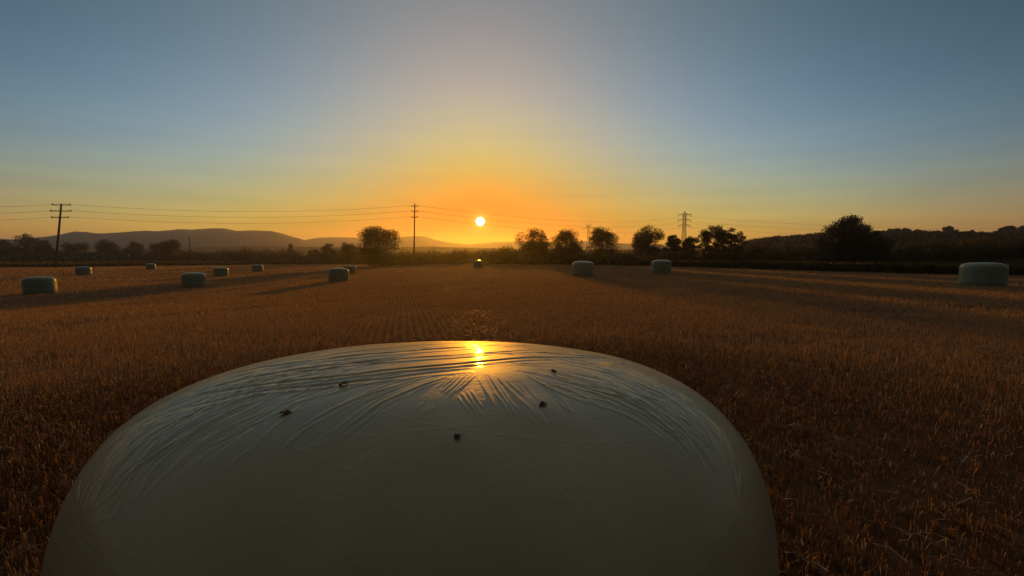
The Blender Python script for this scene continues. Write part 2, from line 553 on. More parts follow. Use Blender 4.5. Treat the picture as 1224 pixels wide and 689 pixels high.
GT = 'trees in a row beyond the right half of the field'
tree_px('oak_tree', 'broad leafy tree just left of the tall wooden pole, largest on the left half', 453, 269, 54, 100, 11, n=12000, nclump=46, size=.27, clump=.15, skirt=.35, z0=.04)
tree_px('oak_tree', 'round loose tree nearest the sun on its right side', 637, 273, 39, 80, 12, n=10500, nclump=48, size=.2, group=GT, clump=.18, skirt=.35, z0=.05)
tree_px('oak_tree', 'round leafy tree second to the right of the sun', 677, 276, 39, 78, 13, n=10500, nclump=48, size=.2, group=GT, clump=.18, skirt=.35, z0=.05)
tree_px('oak_tree', 'round tree hiding the foot of the small forked pylon', 719, 271, 40, 79, 14, n=10500, nclump=48, size=.2, group=GT, clump=.18, skirt=.35, z0=.05)
tree_px('oak_tree', 'tree with a notch in its top, left of the lattice pylon', 775, 270, 40, 76, 15, n=10500, nclump=48, size=.2, group=GT, clump=.18, skirt=.35, z0=.05)
tree_px('oak_tree', 'low dark tree just left of the foot of the lattice pylon', 806, 279, 26, 80, 16, n=5000, nclump=26, size=.21, group=GT, clump=.18)
tree_px('oak_tree', 'low dark tree at the foot of the lattice pylon, on its right', 826, 282, 24, 77, 17, n=4000, nclump=26, size=.21, group=GT, clump=.18)
tree_px('oak_tree', 'tall dark tree right of the lattice pylon with a dense crown', 856, 265, 40, 69, 18, n=9000, nclump=40, size=.19, group=GT, clump=.15, leaf='leaf_dark', skirt=.2)
tree_px('oak_tree', 'thin gappy tree with sky showing through, leaning on the dense tall one', 881, 269, 27, 70, 29, n=3400, nclump=30, size=.2, group=GT, clump=.16, z0=.1, skirt=.3)
tree_px('holm_oak_tree', 'big black round tree standing alone before the wooded hill', 1017, 257, 80, 50, 20, n=21000, nclump=70, size=.155, clump=.13, leaf='leaf_dark', skirt=.35, z0=.08)
tree_px('holm_oak_tree', 'lower bushy tree against the right flank of the big black round tree', 1052, 274, 36, 53, 23, n=10500, nclump=34, size=.16, clump=.15, leaf='leaf_dark', skirt=.3, z0=.06)
GL = 'trees behind the left side of the field'
for px, top, w, d, lb_ in [(2, 284, 26, 190, 'low bushy dark tree cut by the left edge of the photo'),
                           (33, 279.5, 40, 180, 'highest dark tree in the left corner, left of the leaning pole'),
                           (52, 286, 20, 185, 'small dark tree right behind the leaning pole on its left'),
                           (92, 288, 38, 190, 'wide low dark tree just right of the leaning pole'),
                           (130, 286, 32, 185, 'flat topped dark tree, second to the right of the leaning pole'),
                           (161, 289, 24, 190, 'small round tree between two wider dark ones on the left'),
                           (190, 290, 28, 188, 'low tree joined to the left side of the domed one by the thin post'),
                           (203, 287, 28, 182, 'domed dark tree left of the thin dark post')]:
    tree_px('oak_tree', lb_, px, top, w, d, int(px) + 40, n=4200, nclump=26, size=.45, group=GL, clump=.22, skirt=.3, z0=.05, leaf='leaf_dark')
tree_px('cypress_tree', 'narrow pointed cypress standing up among low bushes at left centre', 347, 291, 6, 200, 61, n=1500, nclump=16, size=.35, clump=.42, leaf='leaf_dark', z0=.03)
for px, top, w, d, lb_ in [(391, 289, 18, 150, 'small round tree left of the big leafy tree, farther of two'),
                           (417, 287, 19, 135, 'small tree touching the left side of the big leafy tree'),
                           (375, 294, 14, 170, 'low shrubby tree between the cypress and the small round trees')]:
    tree_px('oak_tree', lb_, px, top, w, d, int(px), n=2200, nclump=20, size=.34, clump=.2, skirt=.3, z0=.05, leaf='leaf_dark')

# shrubs: four prototypes copied along the far edge of the field
shrub_protos = []
for q in range(4):
    r = make_tree('shrub', None, 5.5, 3.0, .1, 1700, 18, 200 + q, 'bush', .26, clump=.24, skirt=.4, trunk_r=.06, cat='shrub')
    shrub_protos.append(r)
rng = np.random.default_rng(77)
used = [False] * 4
SL = {'a': ('bushy shrub in the thicket below the sun, at the far end of the stubble', 'shrubs at the far end of the field below the sun'),
      'b': ('low dark shrub below the trees right of the sun', 'shrubs under the row of trees right of the sun'),
      'c': ('low dark shrub at the foot of the wooded hill', 'shrubs at the foot of the wooded hill'),
      'd': ('low dark shrub behind the field left of the big leafy tree', 'shrubs behind the left side of the field')}
spots = []
for px in np.arange(474, 628, 8.0): spots.append((px + rng.uniform(-3, 3), (122 if px < 585 else 92) + rng.uniform(-6, 10), rng.uniform(1.0, 1.3) * (1 if px < 585 else .8), 'a'))
for px in np.arange(628, 860, 12.0): spots.append((px + rng.uniform(-3, 3), np.interp(px, [628, 700, 860], [74, 68, 64]) + rng.uniform(0, 7), rng.uniform(.5, .78), 'b'))
for px in np.arange(868, 1236, 15.0): spots.append((px + rng.uniform(-5, 5), np.interp(px, [868, 1000, 1230], [68, 54, 42]) + rng.uniform(0, 8), rng.uniform(.7, 1.05), 'c'))
for px in np.arange(218, 440, 9.0): spots.append((px + rng.uniform(-3, 3), 168 + rng.uniform(-10, 20), rng.uniform(1.0, 1.6), 'd'))
for q, (px, d, s, key) in enumerate(spots):
    i_ = q % 4
    o = shrub_protos[i_] if not used[i_] else copy_tree(shrub_protos[i_])
    used[i_] = True
    tag(o, SL[key][0], 'shrub', SL[key][1])
    put(o, px, d, 0, rng.uniform(0, 6.28), (s, s * rng.uniform(.8, 1.25)))

# trees along the crest of the hill
crest = []
for q in range(3):
    crest.append(make_tree('pine_tree', None, 4.8, 5.4, .6, 2600, 24, 300 + q, 'leaf_dark', .42, clump=.19, trunk_r=.12))
used = [False] * 3
px = 893.0; q = 0
while px < 1232:
    if not (985 < px < 1062):
        i_ = q % 3
        o = crest[i_] if not used[i_] else copy_tree(crest[i_])
        used[i_] = True
        left = px < 985
        tag(o, 'small round tree in a broken line on the crest left of the big black tree' if left else 'small dark tree in the close line along the crest right of the big black tree',
            'tree', 'trees on the crest of the hill, left part' if left else 'trees on the crest of the hill, right part')
        p = hill_pos(px, rng.uniform(.95, 1.0))
        o.location = (p[0], p[1], p[2] - rng.uniform(.1, 1.0))
        s = rng.uniform(.28, .6) if left else rng.uniform(.4, 1.0) ** 1.0 * (1.15 if rng.random() < .3 else .8)
        o.scale = (s * rng.uniform(.9, 1.2), s, s)
        o.rotation_euler = (0, 0, rng.uniform(0, 6.28))
        q += 1
    px += rng.uniform(8, 15) if px < 985 else rng.uniform(4.5, 9)

# scrub wood on the slope, low scrub along the far verge: nobody could count it
rng = np.random.default_rng(5)
cen, rad = [], []
for _ in range(2600):
    p = hill_pos(rng.uniform(862, 1500), rng.random() ** .7)
    cen.append(p + (0, 0, .3)); rad.append(rng.uniform(.7, 1.9))
cen = np.array(cen); rad = np.array(rad)
n = 130000
pick = rng.integers(0, len(cen), n)
d = rng.normal(size=(n, 3)); d /= np.linalg.norm(d, axis=1, keepdims=True)
pts = cen[pick] + d * rad[pick][:, None] * rng.random((n, 1)) ** .4 * np.array([1, 1, .75])
v, f = quads(pts, .45, rng)
tag(mesh_ob('woodland', v, f, M['leaf_dark']), kind='stuff')


def tufts(name, xy, hgt, wid, mat, rng, per=1):
    """narrow upright blades, one quad each, slightly leaning and tapering"""
    n = len(xy)
    z = ground_z(xy[:, 0], xy[:, 1])
    base = np.stack([xy[:, 0], xy[:, 1], z - .01], 1)
    ang = rng.uniform(0, math.pi, n)
    w = wid * rng.uniform(.7, 1.3, n)
    a = np.stack([np.cos(ang) * w / 2, np.sin(ang) * w / 2, 0 * w], 1)
    h = hgt * rng.uniform(.55, 1.25, n)
    top = base + np.stack([rng.normal(size=n) * .18 * h, rng.normal(size=n) * .18 * h, h], 1)
    v = np.stack([base - a, base + a, top + a * .55, top - a * .55], 1).reshape(-1, 3)
    return v, np.arange(4 * n).reshape(-1, 4)


xs, ys = [], []
th_ = rng.uniform(-60, 60, 46000)
rr_ = field_edge(th_) + rng.random(46000) ** 1.4 * np.where(th_ < 5, 70, 30) + 1
xy = np.stack([rr_ * np.sin(np.radians(th_)), rr_ * np.cos(np.radians(th_))], 1)
v, f = tufts('verge', xy, .75, .5, None, rng)
tag(mesh_ob('dry_grass', v, f, M['bush']), kind='stuff')
th_ = rng.uniform(-62, 52, 26000)
rr_ = np.exp(rng.uniform(math.log(230), math.log(335), 26000))
cen = np.stack([rr_ * np.sin(np.radians(th_)), rr_ * np.cos(np.radians(th_))], 1)
cen = cen[(vnoise(cen[:, 0] / 60, cen[:, 1] / 35) > -.05)]
z = ground_z(cen[:, 0], cen[:, 1])
pts = np.stack([cen[:, 0], cen[:, 1], z + rng.random(len(cen)) ** 1.3 * (2.2 + 2.5 * (vnoise(cen[:, 0] / 14, cen[:, 1] / 14) + .5))], 1)
pts = np.repeat(pts, 2, axis=0) + rng.normal(size=(2 * len(pts), 3)) * [1, 1, .3]
v, f = quads(pts, 1.6, rng)
tag(mesh_ob('scrub', v, f, M['leaf_dark']), kind='stuff')

# ------------------------------------------------------------------ stubble
ROW = math.radians(-15)


def row_points(y0, y1, per_m2, rng, jitter=.022, spacing=.155):
    """stalk positions in drilled rows inside the part of the field the camera can see"""
    xmax = 1.5 * y1 + 3
    area = 2 * xmax * (y1 - y0)
    n = int(area * per_m2)
    x = rng.uniform(-xmax, xmax, n); y = rng.uniform(y0, y1, n)
    keep = np.abs(x) < 1.5 * y + 3
    x, y = x[keep], y[keep]
    c, s = math.cos(ROW), math.sin(ROW)
    u = x * c - y * s; v_ = x * s + y * c
    u = np.round(u / spacing) * spacing + rng.normal(size=len(u)) * jitter * 1.5 + .05 * vnoise(x / 3, y / 3)
    x = u * c + v_ * s; y = -u * s + v_ * c
    keep = in_field(x, y) & (y > y0 - .3)
    den = .72 + .9 * vnoise(x / 1.9, y / 1.9) + .5 * vnoise(x / .5 + 9, y / .5)
    keep &= rng.random(len(x)) < den
    # crushed under the bales
    keep &= (((x + .19) / .70) ** 2 + ((y - 1.22) / .70) ** 2 > 1)
    return np.stack([x[keep], y[keep]], 1)


def stalks_near(xy, rng):
    n = len(xy)
    z = ground_z(xy[:, 0], xy[:, 1])
    h = rng.uniform(.055, .125, n) * (1 + .5 * vnoise(xy[:, 0] / 1.3, xy[:, 1] / 1.3))
    r = rng.uniform(.0013, .0026, n)
    lean = rng.normal(size=(n, 2)) * .09
    fl = rng.random(n) < .03
    lean[fl] = rng.normal(size=(fl.sum(), 2)) * .8
    p0 = np.stack([xy[:, 0], xy[:, 1], z - .01], 1)
    p1 = p0 + np.stack([lean[:, 0] * h * .5, lean[:, 1] * h * .5, h * .55], 1)
    p2 = p1 + np.stack([lean[:, 0] * h * .8, lean[:, 1] * h * .8, h * .45], 1)
    bent = rng.random(n) < .06
    p2[bent] = p1[bent] + np.stack([rng.normal(size=bent.sum()) * .05, rng.normal(size=bent.sum()) * .05, rng.uniform(-.04, .03, bent.sum())], 1)
    rot = rng.uniform(0, 6.28, n)
    V = []
    for p, k_ in ((p0, 1.1), (p1, 1.0), (p2, 1.25)):
        for m_ in range(3):
            t = rot + m_ * 2.0944
            V.append(p + np.stack([np.cos(t) * r * k_, np.sin(t) * r * k_, 0 * t], 1))
    V = np.stack(V, 1)
    base = (np.arange(n) * 9)[:, None]
    F = []
    for lv in (0, 3):
        for m_ in range(3):
            F.append(base + np.array([lv + m_, lv + (m_ + 1) % 3, lv + 3 + (m_ + 1) % 3, lv + 3 + m_]))
    return V.reshape(-1, 3), np.concatenate(F, 0)


rng = np.random.default_rng(11)
xy = row_points(.3, 8, 2400, rng)
rad_ = np.hypot(xy[:, 0], xy[:, 1])
v, f = stalks_near(xy[rng.random(len(xy)) > smooth(5, 8.2, rad_)], rng)
tag(mesh_ob('stubble', v, f, M['straw']), kind='stuff')
# dead leaf blades and chaff among the near stalks
xy = row_points(.3, 12, 90, rng, .08)
n = len(xy); z = ground_z(xy[:, 0], xy[:, 1])
ang = rng.uniform(0, 6.28, n); ln = rng.uniform(.04, .16, n); w = rng.uniform(.002, .0045, n)
d = np.stack([np.cos(ang), np.sin(ang), 0 * ang], 1); sd = np.stack([-np.sin(ang), np.cos(ang), 0 * ang], 1) * w[:, None]
p0 = np.stack([xy[:, 0], xy[:, 1], z + rng.uniform(.005, .09, n)], 1)
p1 = p0 + d * (ln * .5)[:, None] + np.stack([0 * z, 0 * z, rng.uniform(-.01, .03, n)], 1)
p2 = p0 + d * ln[:, None] + np.stack([0 * z, 0 * z, rng.uniform(-.03, .02, n)], 1)
p2[:, 2] = np.maximum(p2[:, 2], z + .004)
V = np.stack([p0 - sd, p0 + sd, p1 + sd, p1 - sd, p2 + sd * .4, p2 - sd * .4], 1).reshape(-1, 3)
b = (np.arange(n) * 6)[:, None]
F = np.concatenate([b + np.array([0, 1, 2, 3]), b + np.array([3, 2, 4, 5])], 0)
tag(mesh_ob('straw_litter', V, F, M['straw']), kind='stuff')
vs, fs, off = [], [], 0
for r0, r1, r2, r3, den, hg, wd, sp_, jt in ((5, 8.2, 12, 18, 1200, .10, .0045, .155, .024), (12, 18, 26, 36, 420, .105, .009, .155, .03),
                                             (26, 36, 52, 70, 100, .11, .02, .31, .06), (52, 70, 160, 170, 18, .12, .06, .62, .2)):
    xy = row_points(max(.3, r0 * .5), r3, den, rng, jt, sp_)
    rad_ = np.hypot(xy[:, 0], xy[:, 1])
    xy = xy[rng.random(len(xy)) < smooth(r0, r1, rad_) * (1 - smooth(r2, r3, rad_))]
    v, f = tufts('x', xy, hg, wd, None, rng)
    vs.append(v); fs.append(f + off); off += len(v)
    print('stubble', len(v) // 4)
tag(mesh_ob('distant_stubble', np.vstack(vs), np.vstack(fs), M['straw']), kind='stuff')


# ------------------------------------------------------------------ the near wrapped bale
BQ = dict(x0=-0.1879, y0=1.2219, top=CAM_Z - 0.2807, R=0.8281, n1=2.6322, n2=4.6655, tx=-0.005, ty=-0.1045, hh=0.4967,
          ov=0.0151, phi=-0.0281, egg=2.9859, e3=0.0219)
# creases of the film: height mm, half width mm, then points in flattened polar metres round the centre of the top
CREASES = [[-4.2,4.5,-0.495,-0.356,-0.415,-0.36,-0.304,-0.362,-0.188,-0.35,-0.108,-0.318,-0.022,-0.282,0.055,-0.244,0.124,-0.205,0.201,-0.162,0.318,-0.105,0.45,-0.028,0.604,0.128],
[-3.8,4.2,-0.556,-0.305,-0.482,-0.301,-0.421,-0.273,-0.359,-0.261,-0.299,-0.238,-0.232,-0.221,-0.163,-0.202,-0.092,-0.182,-0.004,-0.147,0.091,-0.1,0.198,-0.04,0.315,0.071],
[-3.4,4.2,-0.632,-0.146,-0.541,-0.176,-0.482,-0.154,-0.407,-0.152,-0.331,-0.135,-0.243,-0.108,-0.152,-0.069,-0.055,-0.013,0.046,0.045,0.158,0.135,0.269,0.173,0.393,0.283],
[-2.6,4,-0.446,-0.122,-0.398,-0.105,-0.35,-0.081,-0.304,-0.047,-0.255,-0.013,-0.206,0.031,-0.16,0.072,-0.114,0.104,-0.064,0.148,0.003,0.191,0.074,0.244,0.149,0.359],
[-2.4,4,-0.524,-0.417,-0.442,-0.423,-0.371,-0.412,-0.304,-0.411,-0.238,-0.412,-0.183,-0.405,-0.133,-0.396,-0.083,-0.383,-0.035,-0.361,0.012,-0.338,0.05,-0.322,0.088,-0.303],
[-2.4,4,0.074,-0.169,0.119,-0.141,0.169,-0.111,0.222,-0.072,0.276,-0.043,0.33,-0.043,0.386,-0.032,0.445,-0.008,0.486,-0.011,0.515,-0.032,0.548,-0.038,0.583,-0.038],
[-2.4,4,0.058,-0.013,0.11,0.019,0.164,0.064,0.222,0.123,0.28,0.175,0.327,0.165,0.375,0.173,0.427,0.206,0.468,0.192,0.499,0.141,0.534,0.121,0.58,0.15],
[2.24,4,-0.469,-0.386,-0.393,-0.386,-0.285,-0.385,-0.171,-0.371,-0.092,-0.343,-0.008,-0.309,0.067,-0.273,0.134,-0.237,0.208,-0.198,0.322,-0.14,0.451,-0.071,0.585,0.023],
[2.25,4,-0.522,-0.346,-0.453,-0.335,-0.394,-0.311,-0.337,-0.293,-0.277,-0.272,-0.211,-0.258,-0.143,-0.24,-0.072,-0.22,0.011,-0.188,0.103,-0.145,0.206,-0.09,0.322,0.006],
[2.01,4,-0.561,-0.241,-0.5,-0.233,-0.447,-0.208,-0.378,-0.201,-0.305,-0.184,-0.22,-0.157,-0.132,-0.122,-0.036,-0.078,0.065,-0.017,0.172,0.056,0.277,0.08,0.388,0.143],
[1.83,4,-0.412,-0.177,-0.364,-0.162,-0.321,-0.136,-0.275,-0.104,-0.227,-0.077,-0.177,-0.038,-0.129,-0.002,-0.082,0.023,-0.036,0.059,0.026,0.091,0.092,0.123,0.162,0.181],
[1.64,4,-0.5,-0.442,-0.421,-0.444,-0.353,-0.432,-0.286,-0.432,-0.222,-0.431,-0.167,-0.424,-0.117,-0.416,-0.071,-0.4,-0.023,-0.38,0.023,-0.358,0.06,-0.343,0.098,-0.326],
[-0.9,2.2,-0.45,-0.073,-0.404,-0.057,-0.362,-0.025,-0.32,0.008,-0.272,0.031,-0.225,0.061,-0.181,0.107,-0.138,0.172],
[0.54,2.95,0.01,-0.319,0.049,-0.299,0.089,-0.279,0.131,-0.257,0.182,-0.239,0.236,-0.218,0.295,-0.192,0.359,-0.154],
[-0.34,3.28,-0.22,-0.129,-0.198,-0.114,-0.174,-0.102,-0.151,-0.082,-0.128,-0.064,-0.104,-0.04,-0.078,-0.023,-0.049,-0.016],
[0.72,2.66,0.033,-0.29,0.063,-0.277,0.093,-0.263,0.124,-0.252,0.159,-0.237,0.198,-0.228,0.239,-0.213,0.281,-0.199],
[0.49,2.99,-0.448,-0.32,-0.428,-0.275,-0.394,-0.251,-0.354,-0.237,-0.316,-0.213,-0.278,-0.186,-0.238,-0.158,-0.195,-0.133],
[0.78,2.66,-0.172,-0.067,-0.124,-0.03,-0.072,0.006,-0.014,0.021,0.046,0.042,0.107,0.065,0.17,0.081,0.229,0.069],
[0.81,3.42,-0.429,-0.452,-0.404,-0.448,-0.377,-0.446,-0.354,-0.437,-0.33,-0.43,-0.307,-0.419,-0.28,-0.415,-0.253,-0.412],
[-0.74,2.96,-0.027,-0.179,0.019,-0.164,0.066,-0.149,0.114,-0.131,0.165,-0.119,0.218,-0.112,0.273,-0.102,0.33,-0.084],
[-0.72,2.44,-0.395,-0.371,-0.365,-0.346,-0.323,-0.341,-0.282,-0.333,-0.241,-0.322,-0.202,-0.305,-0.16,-0.297,-0.119,-0.284],
[-0.53,2.84,-0.461,-0.35,-0.425,-0.3,-0.376,-0.266,-0.316,-0.247,-0.257,-0.218,-0.197,-0.19,-0.134,-0.155,-0.067,-0.113],
[-0.39,3.24,-0.175,-0.313,-0.112,-0.292,-0.048,-0.261,0.024,-0.238,0.098,-0.211,0.18,-0.187,0.274,-0.163,0.377,-0.115],
[0.49,1.8,-0.256,-0.254,-0.217,-0.237,-0.178,-0.223,-0.138,-0.205,-0.097,-0.184,-0.054,-0.16,-0.005,-0.146,0.043,-0.13],
[-0.5,2.12,-0.146,-0.379,-0.113,-0.369,-0.08,-0.354,-0.048,-0.338,-0.013,-0.323,0.027,-0.308,0.066,-0.291,0.106,-0.273],
[-0.81,2.04,-0.466,-0.367,-0.426,-0.324,-0.384,-0.279,-0.324,-0.26,-0.266,-0.229,-0.205,-0.198,-0.142,-0.164,-0.077,-0.114],
[-0.36,2.27,-0.408,-0.337,-0.377,-0.303,-0.332,-0.294,-0.287,-0.28,-0.244,-0.26,-0.199,-0.242,-0.152,-0.225,-0.105,-0.202],
[-0.51,3.31,-0.577,-0.291,-0.553,-0.252,-0.541,-0.189,-0.552,-0.078,-0.508,-0.051,-0.454,-0.042,-0.41,-0.007,-0.373,0.049],
[-0.5,2.48,-0.291,-0.329,-0.249,-0.319,-0.207,-0.305,-0.164,-0.296,-0.122,-0.284,-0.08,-0.269,-0.037,-0.251,0.012,-0.242],
[0.72,1.87,-0.204,-0.241,-0.154,-0.222,-0.104,-0.196,-0.05,-0.167,0.01,-0.146,0.07,-0.124,0.134,-0.099,0.201,-0.093],
[-0.43,3.31,-0.474,-0.234,-0.465,-0.192,-0.432,-0.192,-0.404,-0.186,-0.377,-0.178,-0.349,-0.167,-0.323,-0.151,-0.297,-0.131],
[-0.77,2.44,-0.362,-0.268,-0.326,-0.257,-0.289,-0.245,-0.255,-0.225,-0.217,-0.212,-0.179,-0.199,-0.141,-0.182,-0.102,-0.16],
[0.82,3.03,-0.329,-0.406,-0.283,-0.392,-0.235,-0.379,-0.187,-0.359,-0.14,-0.341,-0.092,-0.32,-0.043,-0.296,0.012,-0.27],
[0.33,2.61,-0.386,-0.318,-0.343,-0.306,-0.3,-0.29,-0.257,-0.271,-0.215,-0.245,-0.17,-0.226,-0.124,-0.199,-0.077,-0.166],
[-0.66,2.69,-0.485,-0.407,-0.437,-0.387,-0.395,-0.35,-0.345,-0.322,-0.285,-0.308,-0.228,-0.281,-0.167,-0.262,-0.105,-0.236],
[-0.63,2.12,-0.297,-0.313,-0.25,-0.3,-0.203,-0.285,-0.155,-0.274,-0.108,-0.258,-0.06,-0.237,-0.007,-0.222,0.047,-0.208],
[0.57,1.88,-0.226,-0.408,-0.165,-0.389,-0.108,-0.369,-0.05,-0.345,0.014,-0.32,0.083,-0.293,0.157,-0.261,0.251,-0.232],
[0.71,1.91,-0.309,-0.402,-0.293,-0.399,-0.277,-0.395,-0.26,-0.393,-0.244,-0.387,-0.229,-0.381,-0.212,-0.375,-0.196,-0.369],
[0.57,2.63,-0.131,-0.21,-0.103,-0.193,-0.073,-0.175,-0.039,-0.164,-0.005,-0.152,0.029,-0.142,0.063,-0.13,0.098,-0.119],
[0.42,1.96,-0.404,-0.418,-0.356,-0.389,-0.302,-0.366,-0.239,-0.351,-0.179,-0.327,-0.119,-0.306,-0.058,-0.277,0.011,-0.249],
[0.34,2.51,-0.481,-0.24,-0.433,-0.177,-0.359,-0.151,-0.292,-0.096,-0.215,-0.055,-0.137,0.01,-0.05,0.063,0.053,0.098],
[-0.67,1.97,-0.051,-0.312,-0.003,-0.297,0.048,-0.281,0.099,-0.266,0.153,-0.248,0.219,-0.232,0.289,-0.208,0.367,-0.169],
[0.68,1.98,-0.335,-0.396,-0.281,-0.38,-0.225,-0.364,-0.17,-0.34,-0.115,-0.32,-0.059,-0.29,0.003,-0.263,0.071,-0.235],
[0.87,3.3,-0.214,-0.244,-0.156,-0.219,-0.097,-0.186,-0.031,-0.151,0.04,-0.123,0.114,-0.095,0.194,-0.077,0.274,-0.067],
[0.47,1.91,-0.382,-0.246,-0.34,-0.236,-0.299,-0.222,-0.26,-0.199,-0.218,-0.183,-0.175,-0.166,-0.131,-0.147,-0.087,-0.118],
[0.85,2.43,-0.456,-0.08,-0.403,-0.055,-0.358,-0.005,-0.304,0.035,-0.25,0.08,-0.201,0.15,-0.152,0.271,-0.068,0.3],
[0.31,3.38,-0.486,-0.373,-0.439,-0.334,-0.395,-0.277,-0.327,-0.26,-0.26,-0.23,-0.191,-0.2,-0.12,-0.162,-0.041,-0.123],
[-0.84,1.92,-0.411,-0.354,-0.378,-0.311,-0.326,-0.299,-0.278,-0.273,-0.229,-0.242,-0.177,-0.216,-0.123,-0.182,-0.067,-0.139],
[0.73,2.36,-0.453,-0.338,-0.424,-0.302,-0.389,-0.272,-0.341,-0.264,-0.296,-0.247,-0.252,-0.225,-0.205,-0.207,-0.156,-0.19],
[0.5,1.91,-0.304,-0.356,-0.269,-0.344,-0.232,-0.331,-0.195,-0.314,-0.158,-0.301,-0.121,-0.286,-0.083,-0.267,-0.044,-0.245],
[0.66,3.17,-0.011,-0.146,0.035,-0.131,0.081,-0.115,0.13,-0.099,0.181,-0.09,0.232,-0.087,0.284,-0.077,0.338,-0.06],
[0.77,2.61,-0.288,-0.404,-0.261,-0.398,-0.232,-0.39,-0.204,-0.384,-0.177,-0.371,-0.15,-0.362,-0.124,-0.354,-0.097,-0.344],
[0.79,3.13,-0.448,-0.4,-0.405,-0.365,-0.364,-0.32,-0.305,-0.3,-0.247,-0.268,-0.188,-0.234,-0.125,-0.196,-0.058,-0.145],
[-0.42,2.12,0.19,-0.261,0.214,-0.251,0.239,-0.239,0.266,-0.227,0.293,-0.215,0.321,-0.199,0.35,-0.182,0.38,-0.163],
[-0.41,2.21,-0.567,-0.317,-0.543,-0.289,-0.523,-0.25,-0.514,-0.187,-0.507,-0.112,-0.46,-0.106,-0.417,-0.09,-0.378,-0.062],
[-0.86,1.83,-0.585,-0.321,-0.54,-0.281,-0.517,-0.198,-0.487,-0.108,-0.413,-0.088,-0.352,-0.029,-0.282,0.021,-0.213,0.09],
[-0.42,2.42,-0.478,-0.328,-0.444,-0.256,-0.385,-0.22,-0.32,-0.183,-0.253,-0.139,-0.181,-0.088,-0.105,-0.022,-0.016,0.02],
[0.9,1.94,-0.304,-0.219,-0.262,-0.18,-0.215,-0.149,-0.165,-0.109,-0.114,-0.056,-0.057,0,0.009,0.031,0.078,0.07],
[0.46,2.68,-0.29,-0.275,-0.232,-0.247,-0.171,-0.225,-0.109,-0.195,-0.042,-0.16,0.033,-0.135,0.109,-0.106,0.191,-0.087],
[0.84,2.21,-0.215,-0.062,-0.19,-0.043,-0.165,-0.023,-0.141,0.001,-0.115,0.022,-0.089,0.042,-0.06,0.054,-0.029,0.065],
[0.5,2.79,-0.072,-0.334,-0.025,-0.312,0.031,-0.296,0.086,-0.274,0.143,-0.25,0.215,-0.232,0.293,-0.203,0.379,-0.157],
[0.74,2.16,-0.089,-0.205,-0.066,-0.189,-0.041,-0.176,-0.014,-0.166,0.013,-0.154,0.04,-0.143,0.067,-0.131,0.095,-0.119],
[0.49,1.87,-0.471,-0.306,-0.436,-0.225,-0.362,-0.203,-0.293,-0.161,-0.22,-0.117,-0.142,-0.059,-0.057,0.006,0.043,0.038],
[-0.88,2.55,-0.481,-0.192,-0.455,-0.163,-0.416,-0.158,-0.38,-0.144,-0.344,-0.125,-0.311,-0.098,-0.273,-0.077,-0.236,-0.056],
[-0.74,3.32,-0.309,-0.304,-0.29,-0.295,-0.27,-0.288,-0.25,-0.278,-0.231,-0.266,-0.211,-0.258,-0.189,-0.251,-0.169,-0.243],
[0.38,2.92,-0.338,-0.425,-0.306,-0.41,-0.268,-0.404,-0.231,-0.396,-0.192,-0.385,-0.154,-0.373,-0.119,-0.361,-0.084,-0.348],
[0.55,3.12,-0.284,0.063,-0.216,0.142,-0.146,0.274,-0.031,0.294,0.081,0.365,0.189,0.352,0.282,0.328,0.372,0.294],
[-0.65,2.12,-0.349,-0.19,-0.303,-0.156,-0.255,-0.126,-0.203,-0.098,-0.15,-0.054,-0.094,-0.008,-0.031,0.017,0.036,0.044],
[-0.4,3.2,-0.35,-0.245,-0.329,-0.23,-0.305,-0.218,-0.284,-0.199,-0.263,-0.176,-0.238,-0.162,-0.213,-0.148,-0.189,-0.128],
[0.59,2.17,0.107,0.191,0.136,0.232,0.165,0.235,0.191,0.228,0.218,0.225,0.245,0.23,0.271,0.231,0.298,0.237],
[0.61,3.4,-0.249,-0.106,-0.185,-0.067,-0.118,-0.018,-0.045,0.02,0.036,0.044,0.12,0.077,0.203,0.075,0.283,0.068],
[0.54,1.98,-0.249,-0.228,-0.186,-0.198,-0.121,-0.161,-0.051,-0.117,0.031,-0.087,0.115,-0.049,0.203,-0.039,0.291,-0.023],
[0.66,2.18,-0.466,-0.326,-0.449,-0.32,-0.427,-0.319,-0.406,-0.317,-0.385,-0.315,-0.366,-0.307],
[0.43,2.01,-0.537,-0.646,-0.527,-0.64,-0.52,-0.631,-0.511,-0.625,-0.5,-0.617,-0.486,-0.611],
[0.9,2.13,-0.533,-0.537,-0.524,-0.519,-0.519,-0.497,-0.507,-0.477,-0.489,-0.464,-0.472,-0.448],
[0.41,2.29,-0.397,-0.547,-0.378,-0.515,-0.354,-0.483,-0.327,-0.449,-0.29,-0.415,-0.249,-0.376],
[0.35,2.25,-0.46,-0.559,-0.446,-0.527,-0.417,-0.506,-0.391,-0.478,-0.357,-0.453,-0.323,-0.421],
[-0.64,1.3,-0.323,-0.462,-0.303,-0.425,-0.271,-0.391,-0.238,-0.349,-0.196,-0.32,-0.152,-0.283],
[-0.41,2.18,-0.412,-0.224,-0.38,-0.183,-0.338,-0.159,-0.297,-0.124,-0.249,-0.084,-0.198,-0.03],
[0.77,1.73,-0.367,-0.255,-0.343,-0.24,-0.314,-0.237,-0.284,-0.234,-0.258,-0.224,-0.229,-0.216],
[0.87,2.1,-0.36,-0.663,-0.345,-0.636,-0.331,-0.603,-0.307,-0.572,-0.283,-0.538,-0.251,-0.509],
[0.57,1.66,-0.58,-0.482,-0.572,-0.476,-0.563,-0.468,-0.556,-0.458,-0.545,-0.453,-0.528,-0.451],
[0.74,1.71,-0.452,-0.511,-0.45,-0.471,-0.448,-0.425,-0.441,-0.377,-0.433,-0.315,-0.411,-0.257],
[0.86,1.42,-0.336,-0.308,-0.311,-0.293,-0.28,-0.293,-0.251,-0.286,-0.222,-0.279,-0.193,-0.27],
